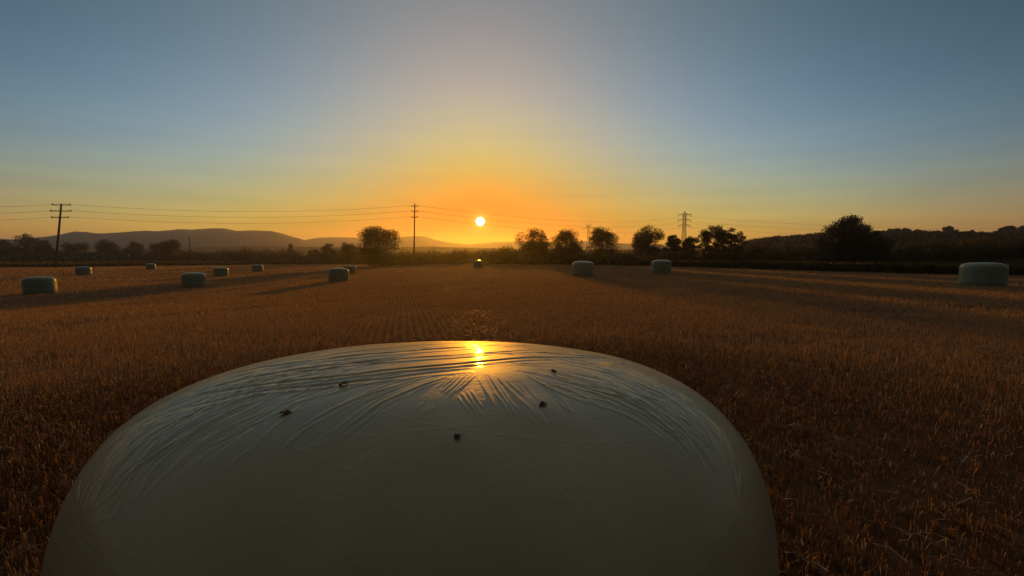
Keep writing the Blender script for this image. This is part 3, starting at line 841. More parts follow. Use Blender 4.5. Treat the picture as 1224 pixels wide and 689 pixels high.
[0.73,2.22,-0.37,-0.558,-0.359,-0.538,-0.349,-0.517,-0.333,-0.498,-0.317,-0.479,-0.301,-0.455],
[0.8,1.31,-0.428,-0.563,-0.424,-0.537,-0.411,-0.517,-0.401,-0.491,-0.388,-0.466,-0.372,-0.44],
[0.84,2,-0.521,-0.469,-0.479,-0.475,-0.445,-0.473,-0.414,-0.464,-0.378,-0.459,-0.344,-0.452],
[0.62,1.67,-0.363,-0.575,-0.348,-0.558,-0.335,-0.536,-0.32,-0.516,-0.301,-0.497,-0.283,-0.476],
[0.53,1.6,-0.451,-0.694,-0.439,-0.696,-0.43,-0.695,-0.418,-0.696,-0.41,-0.695,-0.401,-0.695],
[0.54,2.1,-0.275,-0.501,-0.251,-0.468,-0.215,-0.441,-0.179,-0.407,-0.136,-0.38,-0.092,-0.349],
[0.89,1.86,-0.255,-0.5,-0.245,-0.465,-0.227,-0.431,-0.209,-0.388,-0.184,-0.354,-0.156,-0.313],
[0.62,2.04,-0.145,-0.432,-0.114,-0.425,-0.084,-0.414,-0.055,-0.403,-0.027,-0.392,-0.007,-0.388],
[-0.86,1.31,-0.337,-0.699,-0.337,-0.676,-0.332,-0.652,-0.325,-0.625,-0.319,-0.594,-0.305,-0.568],
[-0.86,1.48,-0.445,-0.196,-0.425,-0.161,-0.391,-0.154,-0.358,-0.143,-0.327,-0.129,-0.295,-0.109],
[-0.67,1.36,-0.545,-0.633,-0.55,-0.616,-0.557,-0.598,-0.563,-0.578,-0.565,-0.56,-0.569,-0.54],
[-0.46,1.65,-0.404,-0.593,-0.389,-0.561,-0.363,-0.533,-0.337,-0.499,-0.306,-0.466,-0.266,-0.433],
[0.75,1.82,-0.523,-0.623,-0.522,-0.606,-0.513,-0.591,-0.51,-0.571,-0.498,-0.553,-0.484,-0.533],
[0.87,1.71,-0.711,-0.394,-0.71,-0.342,-0.652,-0.347,-0.588,-0.357,-0.541,-0.341,-0.5,-0.309],
[0.39,1.57,-0.595,-0.44,-0.576,-0.415,-0.546,-0.397,-0.517,-0.372,-0.489,-0.339,-0.459,-0.298],
[0.89,2.12,-0.291,-0.585,-0.278,-0.575,-0.263,-0.564,-0.249,-0.554,-0.232,-0.547,-0.216,-0.536],
[-0.43,1.33,-0.267,-0.498,-0.238,-0.477,-0.2,-0.46,-0.162,-0.44,-0.122,-0.42,-0.08,-0.402],
[0.69,1.82,-0.479,-0.672,-0.487,-0.646,-0.492,-0.619,-0.494,-0.589,-0.491,-0.56,-0.485,-0.525],
[-0.62,2.29,-0.322,-0.626,-0.312,-0.613,-0.298,-0.604,-0.283,-0.594,-0.271,-0.581,-0.258,-0.566],
[-0.57,2.04,-0.487,-0.647,-0.502,-0.626,-0.509,-0.606,-0.52,-0.582,-0.535,-0.554,-0.543,-0.529],
[0.62,1.52,-0.486,-0.628,-0.481,-0.622,-0.476,-0.615,-0.468,-0.61,-0.466,-0.601,-0.457,-0.596],
[0.76,1.7,-0.418,-0.503,-0.416,-0.466,-0.407,-0.432,-0.398,-0.392,-0.382,-0.35,-0.362,-0.303],
[-0.4,2.01,-0.713,-0.42,-0.711,-0.406,-0.65,-0.443,-0.619,-0.454,-0.598,-0.454,-0.579,-0.452],
[-0.67,1.79,-0.401,-0.408,-0.4,-0.353,-0.386,-0.301,-0.377,-0.224,-0.349,-0.176,-0.32,-0.113],
[0.84,2.09,-0.585,-0.605,-0.592,-0.592,-0.602,-0.576,-0.614,-0.558,-0.625,-0.539,-0.63,-0.524],
[0.61,2.22,-0.183,-0.401,-0.174,-0.391,-0.163,-0.38,-0.154,-0.366,-0.144,-0.352,-0.134,-0.339],
[0.63,1.32,-0.341,-0.676,-0.343,-0.66,-0.345,-0.642,-0.346,-0.624,-0.349,-0.604,-0.35,-0.583],
[0.66,1.37,-0.119,-0.332,-0.099,-0.324,-0.08,-0.316,-0.062,-0.307,-0.045,-0.298,-0.027,-0.289],
[-0.67,1.7,-0.537,-0.646,-0.564,-0.61,-0.607,-0.561,-0.651,-0.504,-0.713,-0.424,-0.712,-0.394],
[0.61,1.32,-0.318,-0.236,-0.274,-0.234,-0.232,-0.228,-0.189,-0.218,-0.146,-0.209,-0.105,-0.197],
[0.6,2.15,-0.287,-0.346,-0.285,-0.325,-0.278,-0.312,-0.272,-0.297,-0.264,-0.285,-0.257,-0.268],
[0.63,1.67,-0.387,-0.705,-0.387,-0.691,-0.383,-0.677,-0.379,-0.663,-0.377,-0.647,-0.371,-0.629],
[-0.8,1.62,-0.229,-0.527,-0.203,-0.497,-0.166,-0.469,-0.126,-0.438,-0.082,-0.411,-0.04,-0.38],
[0.47,1.65,-0.44,-0.697,-0.44,-0.684,-0.44,-0.671,-0.44,-0.658,-0.435,-0.645,-0.433,-0.63],
[-0.75,1.21,-0.367,-0.617,-0.355,-0.586,-0.335,-0.558,-0.315,-0.525,-0.287,-0.497,-0.259,-0.463],
[-0.88,1.88,-0.473,-0.415,-0.469,-0.383,-0.465,-0.348,-0.464,-0.304,-0.45,-0.265,-0.438,-0.221],
[0.71,2.21,-0.218,-0.496,-0.176,-0.47,-0.133,-0.436,-0.083,-0.409,-0.038,-0.377,-0.002,-0.358],
[0.58,1.93,-0.366,-0.646,-0.378,-0.629,-0.39,-0.612,-0.407,-0.592,-0.423,-0.571,-0.442,-0.546],
[-0.36,2.2,-0.277,-0.461,-0.255,-0.432,-0.232,-0.399,-0.206,-0.365,-0.175,-0.336,-0.143,-0.301],
[0.69,1.61,-0.194,-0.464,-0.188,-0.444,-0.182,-0.424,-0.174,-0.405,-0.165,-0.388,-0.156,-0.367],
[0.57,2.28,-0.437,-0.559,-0.416,-0.523,-0.388,-0.484,-0.352,-0.447,-0.308,-0.406,-0.255,-0.358],
[0.42,1.8,-0.094,-0.444,-0.085,-0.425,-0.072,-0.409,-0.06,-0.389,-0.05,-0.37,-0.041,-0.357],
[0.89,2.26,-0.417,-0.3,-0.362,-0.263,-0.297,-0.238,-0.228,-0.213,-0.156,-0.181,-0.085,-0.135],
[0.68,1.98,-0.402,-0.42,-0.363,-0.379,-0.308,-0.342,-0.247,-0.308,-0.18,-0.275,-0.113,-0.239],
[-0.86,1.35,-0.315,-0.593,-0.298,-0.584,-0.28,-0.575,-0.263,-0.565,-0.245,-0.557,-0.227,-0.548],
[0.35,1.63,-0.709,-0.478,-0.711,-0.444,-0.649,-0.463,-0.583,-0.48,-0.541,-0.475,-0.491,-0.474],
[0.65,2.13,-0.393,-0.425,-0.395,-0.398,-0.397,-0.367,-0.39,-0.342,-0.386,-0.312,-0.381,-0.277],
[0.76,1.26,-0.482,-0.304,-0.434,-0.263,-0.387,-0.204,-0.318,-0.182,-0.25,-0.138,-0.173,-0.082],
[0.75,1.93,-0.526,-0.559,-0.524,-0.533,-0.524,-0.502,-0.521,-0.469,-0.505,-0.447,-0.492,-0.42],
[0.44,1.5,-0.332,-0.267,-0.287,-0.277,-0.243,-0.282,-0.201,-0.284,-0.16,-0.283,-0.121,-0.282],
[-0.85,1.82,-0.426,-0.681,-0.424,-0.659,-0.422,-0.632,-0.41,-0.607,-0.398,-0.574,-0.376,-0.548],
[0.39,1.61,-0.385,-0.703,-0.391,-0.691,-0.396,-0.679,-0.401,-0.667,-0.405,-0.654,-0.412,-0.64],
[-0.81,1.46,-0.314,-0.483,-0.326,-0.461,-0.34,-0.435,-0.355,-0.408,-0.366,-0.382,-0.379,-0.35],
[0.7,1.51,-0.363,-0.452,-0.302,-0.428,-0.231,-0.404,-0.154,-0.381,-0.077,-0.356,-0.017,-0.344],
[0.71,2,-0.352,-0.598,-0.335,-0.581,-0.314,-0.567,-0.297,-0.546,-0.273,-0.53,-0.248,-0.515],
[-0.87,1.52,-0.155,-0.409,-0.133,-0.397,-0.111,-0.386,-0.087,-0.372,-0.066,-0.358,-0.048,-0.35],
[0.89,1.39,-0.414,-0.464,-0.372,-0.432,-0.324,-0.397,-0.268,-0.359,-0.202,-0.33,-0.134,-0.297],
[0.78,1.82,-0.372,-0.378,-0.349,-0.337,-0.328,-0.288,-0.294,-0.253,-0.259,-0.214,-0.22,-0.167],
[-0.55,2.12,-0.267,-0.497,-0.243,-0.467,-0.211,-0.442,-0.176,-0.411,-0.137,-0.388,-0.098,-0.358],
[0.6,2.04,-0.32,-0.678,-0.313,-0.657,-0.305,-0.633,-0.3,-0.608,-0.288,-0.583,-0.277,-0.555],
[0.76,2.2,-0.553,-0.38,-0.499,-0.372,-0.451,-0.352,-0.398,-0.328,-0.341,-0.304,-0.278,-0.283],
[0.41,2.29,-0.129,-0.301,-0.121,-0.281,-0.112,-0.261,-0.101,-0.241,-0.091,-0.214,-0.079,-0.188],
[0.46,1.46,-0.248,-0.456,-0.196,-0.431,-0.141,-0.405,-0.084,-0.379,-0.036,-0.356,0.007,-0.338],
[0.79,1.39,-0.392,-0.497,-0.371,-0.492,-0.35,-0.486,-0.329,-0.479,-0.309,-0.471,-0.289,-0.463],
[0.61,1.68,-0.233,-0.556,-0.216,-0.534,-0.2,-0.507,-0.172,-0.484,-0.144,-0.457,-0.113,-0.43],
[0.88,1.54,-0.434,-0.694,-0.432,-0.672,-0.425,-0.648,-0.419,-0.621,-0.398,-0.595,-0.379,-0.562],
[-0.56,1.23,-0.111,-0.369,-0.089,-0.352,-0.07,-0.343,-0.051,-0.331,-0.032,-0.319,-0.013,-0.306],
[-0.85,2.14,-0.385,-0.311,-0.355,-0.306,-0.329,-0.291,-0.299,-0.286,-0.267,-0.286,-0.234,-0.284],
[-0.65,1.94,-0.584,-0.452,-0.55,-0.433,-0.507,-0.418,-0.467,-0.395,-0.428,-0.362,-0.377,-0.331],
[-0.73,1.26,-0.532,-0.639,-0.543,-0.608,-0.548,-0.578,-0.555,-0.541,-0.548,-0.507,-0.544,-0.465],
[0.45,1.28,-0.518,-0.657,-0.527,-0.634,-0.542,-0.607,-0.551,-0.581,-0.561,-0.551,-0.574,-0.517],
[0.51,1.54,-0.335,-0.574,-0.323,-0.544,-0.311,-0.512,-0.294,-0.48,-0.273,-0.446,-0.242,-0.412],
[0.42,2.19,-0.338,-0.563,-0.315,-0.53,-0.284,-0.502,-0.252,-0.469,-0.207,-0.439,-0.159,-0.405],
[-0.73,1.43,-0.238,-0.476,-0.229,-0.454,-0.221,-0.429,-0.213,-0.401,-0.203,-0.374,-0.19,-0.349],
[-0.75,1.93,-0.545,-0.495,-0.539,-0.477,-0.528,-0.463,-0.51,-0.455,-0.496,-0.443,-0.481,-0.429],
[-0.56,1.41,-0.429,-0.26,-0.383,-0.23,-0.326,-0.22,-0.27,-0.207,-0.214,-0.187,-0.154,-0.166],
[-0.51,2.08,-0.443,-0.67,-0.444,-0.658,-0.441,-0.647,-0.44,-0.634,-0.439,-0.621,-0.437,-0.607],
[-0.71,2.16,-0.338,-0.515,-0.323,-0.502,-0.307,-0.487,-0.293,-0.469,-0.277,-0.452,-0.255,-0.437],
[0.42,1.32,-0.434,-0.669,-0.425,-0.661,-0.419,-0.651,-0.411,-0.64,-0.404,-0.628,-0.39,-0.618],
[0.59,1.27,-0.483,-0.451,-0.478,-0.39,-0.47,-0.311,-0.441,-0.232,-0.407,-0.136,-0.345,-0.07],
[0.43,1.67,-0.536,-0.638,-0.536,-0.627,-0.538,-0.614,-0.541,-0.6,-0.536,-0.59,-0.534,-0.577],
[0.87,1.21,-0.391,-0.474,-0.352,-0.447,-0.311,-0.413,-0.259,-0.38,-0.202,-0.351,-0.139,-0.324],
[-0.84,1.25,-0.323,-0.576,-0.307,-0.542,-0.284,-0.512,-0.262,-0.478,-0.226,-0.448,-0.189,-0.409],
[-0.79,2.19,-0.27,-0.573,-0.252,-0.533,-0.231,-0.489,-0.193,-0.448,-0.149,-0.405,-0.1,-0.359],
[0.82,1.37,-0.374,-0.69,-0.378,-0.675,-0.384,-0.658,-0.389,-0.641,-0.392,-0.622,-0.393,-0.604],
[0.45,2.23,-0.192,-0.382,-0.159,-0.366,-0.126,-0.346,-0.094,-0.328,-0.065,-0.311,-0.036,-0.292],
[0.64,1.32,-0.475,-0.609,-0.5,-0.571,-0.517,-0.531,-0.54,-0.482,-0.559,-0.433,-0.569,-0.387],
[-0.58,1.49,-0.369,-0.547,-0.351,-0.511,-0.325,-0.477,-0.298,-0.437,-0.255,-0.401,-0.209,-0.363],
[-0.77,1.28,-0.478,-0.658,-0.473,-0.645,-0.464,-0.633,-0.458,-0.618,-0.453,-0.601,-0.435,-0.588],
[0.41,2.06,-0.391,-0.174,-0.342,-0.172,-0.296,-0.164,-0.25,-0.149,-0.202,-0.131,-0.154,-0.107],
[-0.42,2.01,-0.417,-0.439,-0.393,-0.397,-0.359,-0.353,-0.32,-0.304,-0.268,-0.268,-0.213,-0.228],
[-0.53,1.38,-0.403,-0.55,-0.383,-0.537,-0.364,-0.52,-0.345,-0.502,-0.322,-0.487,-0.299,-0.469],
[0.36,1.71,-0.47,-0.541,-0.438,-0.513,-0.402,-0.483,-0.358,-0.454,-0.31,-0.419,-0.251,-0.386],
[-0.35,1.89,-0.54,-0.644,-0.564,-0.621,-0.595,-0.595,-0.637,-0.559,-0.71,-0.497,-0.711,-0.488],
[0.86,1.42,-0.394,-0.718,-0.407,-0.691,-0.418,-0.663,-0.432,-0.629,-0.441,-0.596,-0.449,-0.554],
[-0.47,2.01,-0.556,-0.532,-0.554,-0.508,-0.557,-0.476,-0.561,-0.442,-0.547,-0.423,-0.534,-0.402],
[0.36,2.2,-0.286,-0.566,-0.261,-0.535,-0.233,-0.5,-0.192,-0.468,-0.148,-0.431,-0.096,-0.401],
[0.81,1.65,-0.282,-0.4,-0.261,-0.359,-0.23,-0.325,-0.197,-0.292,-0.162,-0.252,-0.125,-0.212],
[-0.47,1.41,-0.392,-0.634,-0.378,-0.605,-0.364,-0.571,-0.341,-0.541,-0.316,-0.51,-0.286,-0.476],
[-0.69,2.29,-0.571,-0.623,-0.572,-0.613,-0.575,-0.601,-0.578,-0.589,-0.581,-0.576,-0.581,-0.566],
[0.82,2.02,-0.401,-0.546,-0.405,-0.518,-0.41,-0.489,-0.412,-0.458,-0.412,-0.426,-0.414,-0.389],
[-0.72,1.9,-0.508,-0.56,-0.49,-0.53,-0.466,-0.5,-0.434,-0.474,-0.397,-0.445,-0.362,-0.406],
[0.87,1.86,-0.426,-0.387,-0.419,-0.358,-0.404,-0.333,-0.386,-0.307,-0.371,-0.274,-0.353,-0.241],
[-0.79,1.32,-0.343,-0.658,-0.328,-0.643,-0.312,-0.626,-0.296,-0.607,-0.276,-0.591,-0.257,-0.571],
[0.57,2.03,-0.44,-0.611,-0.443,-0.572,-0.451,-0.523,-0.444,-0.484,-0.436,-0.436,-0.423,-0.384],
[0.65,1.94,-0.373,-0.695,-0.368,-0.684,-0.362,-0.673,-0.358,-0.66,-0.348,-0.648,-0.337,-0.634],
[0.64,1.6,-0.255,-0.587,-0.245,-0.557,-0.233,-0.529,-0.219,-0.497,-0.194,-0.468,-0.167,-0.435],
[-0.86,1.68,-0.417,-0.399,-0.394,-0.358,-0.358,-0.323,-0.324,-0.275,-0.276,-0.248,-0.227,-0.214],
[1.22,2.94,-0.617,-0.473,-0.612,-0.417,-0.572,-0.389,-0.534,-0.35,-0.493,-0.293,-0.435,-0.236],
[0.86,3.02,-0.414,-0.632,-0.398,-0.596,-0.381,-0.554,-0.355,-0.511,-0.318,-0.472,-0.272,-0.427],
[-0.84,3.39,-0.299,-0.648,-0.278,-0.61,-0.255,-0.567,-0.223,-0.531,-0.182,-0.493,-0.131,-0.451],
[1.12,2.92,-0.434,-0.491,-0.395,-0.443,-0.351,-0.383,-0.285,-0.322,-0.202,-0.275,-0.114,-0.219],
[-1.01,3.47,-0.618,-0.371,-0.57,-0.339,-0.522,-0.283,-0.46,-0.219,-0.383,-0.153,-0.289,-0.105],
[0.89,3.27,-0.385,-0.681,-0.391,-0.644,-0.384,-0.602,-0.375,-0.556,-0.357,-0.51,-0.33,-0.463],
[-1.11,2.8,-0.459,-0.588,-0.457,-0.544,-0.445,-0.503,-0.43,-0.457,-0.403,-0.413,-0.37,-0.361],
[1.1,3.02,-0.618,-0.458,-0.605,-0.408,-0.553,-0.391,-0.508,-0.355,-0.464,-0.301,-0.4,-0.25],
[-0.99,2.51,-0.443,-0.61,-0.424,-0.578,-0.404,-0.541,-0.376,-0.504,-0.34,-0.468,-0.298,-0.425],
[0.98,3.31,-0.333,-0.539,-0.313,-0.5,-0.288,-0.46,-0.248,-0.421,-0.205,-0.377,-0.151,-0.339],
[1.15,3.22,-0.488,-0.642,-0.492,-0.614,-0.497,-0.582,-0.492,-0.551,-0.487,-0.514,-0.466,-0.487],
[1.05,2.59,-0.361,-0.658,-0.349,-0.63,-0.337,-0.596,-0.315,-0.567,-0.293,-0.533,-0.264,-0.503],
[1.5,4,-0.493,-0.672,-0.48,-0.661,-0.448,-0.646,-0.443,-0.615,-0.42,-0.589,-0.39,-0.562,-0.363,-0.528,-0.338,-0.487,-0.308,-0.448,-0.271,-0.406],
[-0.8,2.02,0.216,0.014,0.268,-0.027,0.316,-0.061,0.359,-0.103,0.397,-0.152,0.433,-0.191],
[0.9,1.78,0.332,-0.111,0.367,-0.145,0.402,-0.173,0.436,-0.194,0.471,-0.212,0.492,-0.248],
[0.73,2.26,0.235,-0.266,0.274,-0.281,0.309,-0.299,0.344,-0.318,0.377,-0.334,0.41,-0.35],
[-0.52,1.77,0.499,-0.182,0.527,-0.232,0.559,-0.263,0.579,-0.302,0.591,-0.341,0.605,-0.374],
[0.63,1.98,0.456,-0.274,0.479,-0.308,0.503,-0.336,0.526,-0.358,0.535,-0.392,0.546,-0.419],
[-0.69,2.28,0.248,-0.36,0.284,-0.377,0.319,-0.394,0.353,-0.407,0.383,-0.425,0.406,-0.447],
[-0.6,1.43,0.46,-0.386,0.475,-0.406,0.485,-0.429,0.491,-0.454,0.498,-0.477,0.504,-0.496],
[-0.64,1.75,0.615,-0.384,0.619,-0.425,0.628,-0.456,0.632,-0.489,0.63,-0.524,0.636,-0.548],
[-0.67,1.64,0.232,-0.123,0.276,-0.139,0.319,-0.146,0.36,-0.172,0.398,-0.196,0.437,-0.213],
[0.47,1.95,0.559,-0.399,0.582,-0.427,0.583,-0.472,0.588,-0.507,0.582,-0.548,0.581,-0.581],
[0.92,1.78,0.532,-0.466,0.537,-0.501,0.54,-0.531,0.543,-0.558,0.54,-0.589,0.54,-0.616],
[-0.92,2.22,0.552,-0.401,0.563,-0.417,0.573,-0.432,0.571,-0.458,0.569,-0.482,0.569,-0.503],
[-0.67,2.3,0.392,-0.267,0.415,-0.274,0.438,-0.279,0.453,-0.297,0.469,-0.311,0.486,-0.324],
[0.93,2.26,0.519,-0.377,0.531,-0.418,0.545,-0.449,0.544,-0.49,0.543,-0.525,0.542,-0.557],
[0.75,1.8,0.399,-0.1,0.444,-0.164,0.481,-0.219,0.506,-0.281,0.533,-0.321,0.545,-0.371],
[-0.83,1.38,0.543,-0.511,0.543,-0.529,0.545,-0.545,0.543,-0.562,0.538,-0.582,0.535,-0.599],
[0.39,1.48,0.359,-0.416,0.374,-0.422,0.385,-0.435,0.397,-0.444,0.408,-0.457,0.42,-0.463],
[-0.71,1.57,0.234,-0.286,0.271,-0.314,0.306,-0.342,0.337,-0.368,0.369,-0.388,0.392,-0.417],
[-0.57,1.25,0.37,-0.339,0.415,-0.367,0.448,-0.403,0.479,-0.431,0.496,-0.467,0.517,-0.495],
[-0.94,1.55,0.528,-0.189,0.554,-0.229,0.581,-0.259,0.59,-0.304,0.597,-0.345,0.609,-0.373],
[0.83,2.02,0.462,-0.487,0.483,-0.5,0.505,-0.51,0.512,-0.531,0.521,-0.549,0.532,-0.565],
[0.79,2.28,0.394,-0.237,0.424,-0.273,0.446,-0.312,0.462,-0.351,0.479,-0.381,0.494,-0.408],
[0.38,1.47,0.429,-0.39,0.457,-0.411,0.48,-0.432,0.496,-0.458,0.513,-0.478,0.524,-0.502],
[-0.37,2.01,0.539,-0.269,0.576,-0.306,0.594,-0.354,0.616,-0.389,0.612,-0.445,0.616,-0.486],
[0.43,1.52,0.314,-0.077,0.346,-0.119,0.372,-0.17,0.397,-0.211,0.421,-0.243,0.445,-0.267],
[-0.88,1.71,0.233,-0.264,0.29,-0.297,0.341,-0.335,0.39,-0.361,0.424,-0.403,0.457,-0.433],
[0.67,2.15,0.545,-0.411,0.563,-0.436,0.56,-0.479,0.561,-0.514,0.56,-0.545,0.554,-0.578],
[0.65,1.37,0.553,-0.376,0.581,-0.399,0.595,-0.432,0.603,-0.467,0.61,-0.499,0.61,-0.535],
[0.89,1.25,0.331,-0.083,0.35,-0.092,0.366,-0.112,0.383,-0.128,0.4,-0.141,0.416,-0.158],
[0.71,2.25,0.182,-0.109,0.256,-0.122,0.333,-0.116,0.403,-0.149,0.476,-0.164,0.532,-0.202],
[0.41,1.46,0.451,-0.463,0.458,-0.474,0.466,-0.482,0.474,-0.491,0.482,-0.499,0.492,-0.505],
[0.56,1.95,0.27,-0.077,0.314,-0.062,0.36,-0.047,0.403,-0.06,0.445,-0.069,0.492,-0.065],
[-0.51,1.29,0.481,-0.437,0.503,-0.465,0.525,-0.489,0.527,-0.527,0.535,-0.554,0.53,-0.589],
[0.94,1.75,0.474,-0.438,0.491,-0.466,0.507,-0.49,0.514,-0.518,0.515,-0.548,0.52,-0.572],
[0.62,1.41,0.404,-0.411,0.423,-0.423,0.441,-0.434,0.461,-0.441,0.472,-0.456,0.485,-0.468],
[0.71,2.02,0.443,-0.439,0.464,-0.46,0.479,-0.484,0.497,-0.501,0.503,-0.526,0.506,-0.552],
[0.66,1.32,0.384,-0.412,0.396,-0.424,0.406,-0.436,0.417,-0.447,0.428,-0.455,0.439,-0.463],
[-0.48,1.82,0.571,-0.5,0.58,-0.504,0.587,-0.51,0.59,-0.518,0.594,-0.526,0.598,-0.534],
[0.43,2.28,0.519,-0.374,0.532,-0.39,0.545,-0.403,0.557,-0.416,0.571,-0.426,0.577,-0.443],
[-0.88,1.6,0.419,-0.285,0.444,-0.314,0.465,-0.344,0.487,-0.367,0.507,-0.389,0.518,-0.415],
[-0.44,1.81,0.519,-0.493,0.523,-0.514,0.527,-0.532,0.533,-0.547,0.539,-0.563,0.538,-0.582],
[-0.65,1.24,0.421,-0.221,0.456,-0.266,0.48,-0.315,0.504,-0.353,0.52,-0.392,0.53,-0.429],
[0.68,2.02,0.511,-0.266,0.542,-0.288,0.568,-0.312,0.582,-0.343,0.597,-0.37,0.611,-0.393],
[0.52,2.17,0.38,-0.308,0.412,-0.334,0.433,-0.37,0.453,-0.401,0.473,-0.426,0.483,-0.458],
[0.45,1.51,0.301,-0.382,0.333,-0.393,0.363,-0.404,0.389,-0.421,0.411,-0.441,0.433,-0.457],
[-0.6,2.27,0.288,-0.368,0.325,-0.391,0.361,-0.408,0.389,-0.436,0.413,-0.462,0.435,-0.483],
[0.46,1.93,0.376,-0.213,0.428,-0.244,0.467,-0.286,0.503,-0.323,0.533,-0.356,0.55,-0.396],
[0.7,1.68,0.196,-0.294,0.212,-0.306,0.228,-0.314,0.244,-0.323,0.259,-0.334,0.274,-0.341],
[0.82,1.82,0.271,-0.421,0.319,-0.427,0.367,-0.433,0.404,-0.453,0.442,-0.47,0.469,-0.494],
[0.58,1.98,0.244,-0.383,0.271,-0.387,0.298,-0.388,0.325,-0.394,0.352,-0.395,0.381,-0.394],
[0.91,1.25,0.329,0.138,0.351,0.083,0.371,0.032,0.387,-0.034,0.4,-0.089,0.413,-0.132],
[0.62,2.28,0.575,-0.377,0.594,-0.393,0.6,-0.424,0.603,-0.454,0.61,-0.477,0.611,-0.504],
[0.58,1.76,0.53,-0.23,0.567,-0.261,0.589,-0.3,0.605,-0.339,0.624,-0.368,0.619,-0.418],
[-0.42,1.85,0.513,-0.401,0.524,-0.424,0.538,-0.444,0.55,-0.462,0.549,-0.49,0.551,-0.514],
[-0.36,1.53,0.335,-0.329,0.354,-0.333,0.373,-0.336,0.392,-0.338,0.41,-0.341,0.425,-0.35],
[0.71,1.96,0.446,-0.491,0.469,-0.512,0.486,-0.535,0.491,-0.565,0.498,-0.589,0.494,-0.621],
[0.92,1.94,0.416,-0.21,0.464,-0.244,0.498,-0.293,0.532,-0.326,0.551,-0.368,0.568,-0.405],
[-0.76,1.54,0.399,-0.1,0.451,-0.164,0.492,-0.224,0.522,-0.281,0.553,-0.322,0.563,-0.376],
[0.77,1.25,0.5,-0.207,0.52,-0.251,0.542,-0.282,0.562,-0.311,0.567,-0.351,0.576,-0.381],
[0.73,1.56,0.304,-0.165,0.34,-0.17,0.375,-0.187,0.41,-0.198,0.446,-0.203,0.479,-0.213],
[-0.38,2.01,0.375,-0.347,0.412,-0.368,0.442,-0.394,0.472,-0.414,0.491,-0.442,0.509,-0.467],
[0.52,1.22,0.394,-0.34,0.429,-0.376,0.459,-0.41,0.484,-0.443,0.501,-0.475,0.514,-0.505],
[-0.36,2.01,0.368,-0.162,0.393,-0.186,0.419,-0.204,0.444,-0.219,0.467,-0.235,0.483,-0.262],
[-0.36,1.57,0.315,-0.084,0.347,-0.116,0.374,-0.159,0.401,-0.193,0.426,-0.222,0.452,-0.243],
[0.81,1.43,0.507,-0.544,0.507,-0.558,0.508,-0.569,0.509,-0.58,0.507,-0.593,0.501,-0.608],
[-0.57,2.16,0.497,-0.135,0.538,-0.206,0.584,-0.248,0.603,-0.307,0.623,-0.353,0.623,-0.412],
[-0.91,1.72,0.402,-0.435,0.436,-0.459,0.462,-0.487,0.483,-0.514,0.494,-0.544,0.499,-0.574],
[-0.87,1.41,0.441,-0.345,0.462,-0.357,0.481,-0.369,0.503,-0.376,0.516,-0.393,0.529,-0.406],
[0.7,2.05,0.528,-0.195,0.55,-0.225,0.574,-0.247,0.594,-0.271,0.6,-0.306,0.611,-0.332],
[0.81,2.11,0.338,-0.315,0.385,-0.326,0.426,-0.342,0.458,-0.368,0.493,-0.385,0.517,-0.411],
[0.86,2.21,0.426,-0.295,0.463,-0.318,0.501,-0.335,0.539,-0.347,0.561,-0.372,0.586,-0.392],
[-0.39,1.7,0.356,0.089,0.418,-0.004,0.472,-0.075,0.52,-0.13,0.55,-0.197,0.585,-0.239],
[-0.69,2.02,0.176,-0.223,0.211,-0.232,0.245,-0.239,0.28,-0.243,0.315,-0.248,0.35,-0.259],
[-0.93,1.34,0.411,-0.293,0.443,-0.328,0.469,-0.364,0.496,-0.391,0.51,-0.424,0.523,-0.455],
[0.45,1.43,0.583,-0.393,0.585,-0.413,0.58,-0.437,0.572,-0.463,0.567,-0.485,0.564,-0.503],
[0.75,1.25,0.452,-0.363,0.488,-0.381,0.514,-0.405,0.534,-0.433,0.557,-0.451,0.56,-0.487],
[0.76,1.88,0.187,-0.242,0.205,-0.246,0.222,-0.248,0.239,-0.252,0.257,-0.251,0.275,-0.252],
[-0.71,2.07,0.33,-0.383,0.356,-0.392,0.381,-0.401,0.4,-0.417,0.419,-0.433,0.436,-0.448],
[0.83,1.93,0.48,-0.382,0.489,-0.389,0.496,-0.398,0.499,-0.412,0.504,-0.423,0.507,-0.433],
[-0.6,1.29,0.221,-0.305,0.275,-0.325,0.327,-0.348,0.379,-0.366,0.419,-0.395,0.456,-0.421],
[0.55,1.48,0.49,-0.507,0.496,-0.522,0.493,-0.543,0.494,-0.558,0.492,-0.577,0.494,-0.589],
[-0.73,2.17,0.502,-0.468,0.52,-0.493,0.523,-0.527,0.527,-0.555,0.524,-0.588,0.522,-0.617],
[0.77,1.77,0.479,-0.447,0.491,-0.47,0.502,-0.489,0.51,-0.51,0.509,-0.536,0.508,-0.56],
[0.67,1.44,0.441,-0.286,0.461,-0.314,0.48,-0.339,0.501,-0.358,0.518,-0.377,0.527,-0.404],
[-0.48,1.34,0.472,-0.144,0.512,-0.191,0.544,-0.236,0.58,-0.264,0.591,-0.314,0.605,-0.353],
[0.37,1.55,0.452,-0.196,0.479,-0.186,0.5,-0.189,0.521,-0.19,0.545,-0.188,0.569,-0.182],
[-0.62,1.42,0.242,-0.304,0.269,-0.318,0.295,-0.333,0.32,-0.349,0.344,-0.362,0.368,-0.374],
[0.4,1.9,0.219,-0.043,0.283,-0.099,0.342,-0.149,0.39,-0.212,0.437,-0.253,0.469,-0.307],
[-0.84,2.25,0.565,-0.441,0.564,-0.469,0.564,-0.494,0.564,-0.517,0.566,-0.537,0.559,-0.563],
[-0.77,1.42,0.593,-0.249,0.603,-0.262,0.612,-0.276,0.624,-0.284,0.636,-0.293,0.648,-0.299],
[-0.95,1.99,0.248,-0.276,0.286,-0.279,0.322,-0.29,0.359,-0.301,0.395,-0.309,0.43,-0.318],
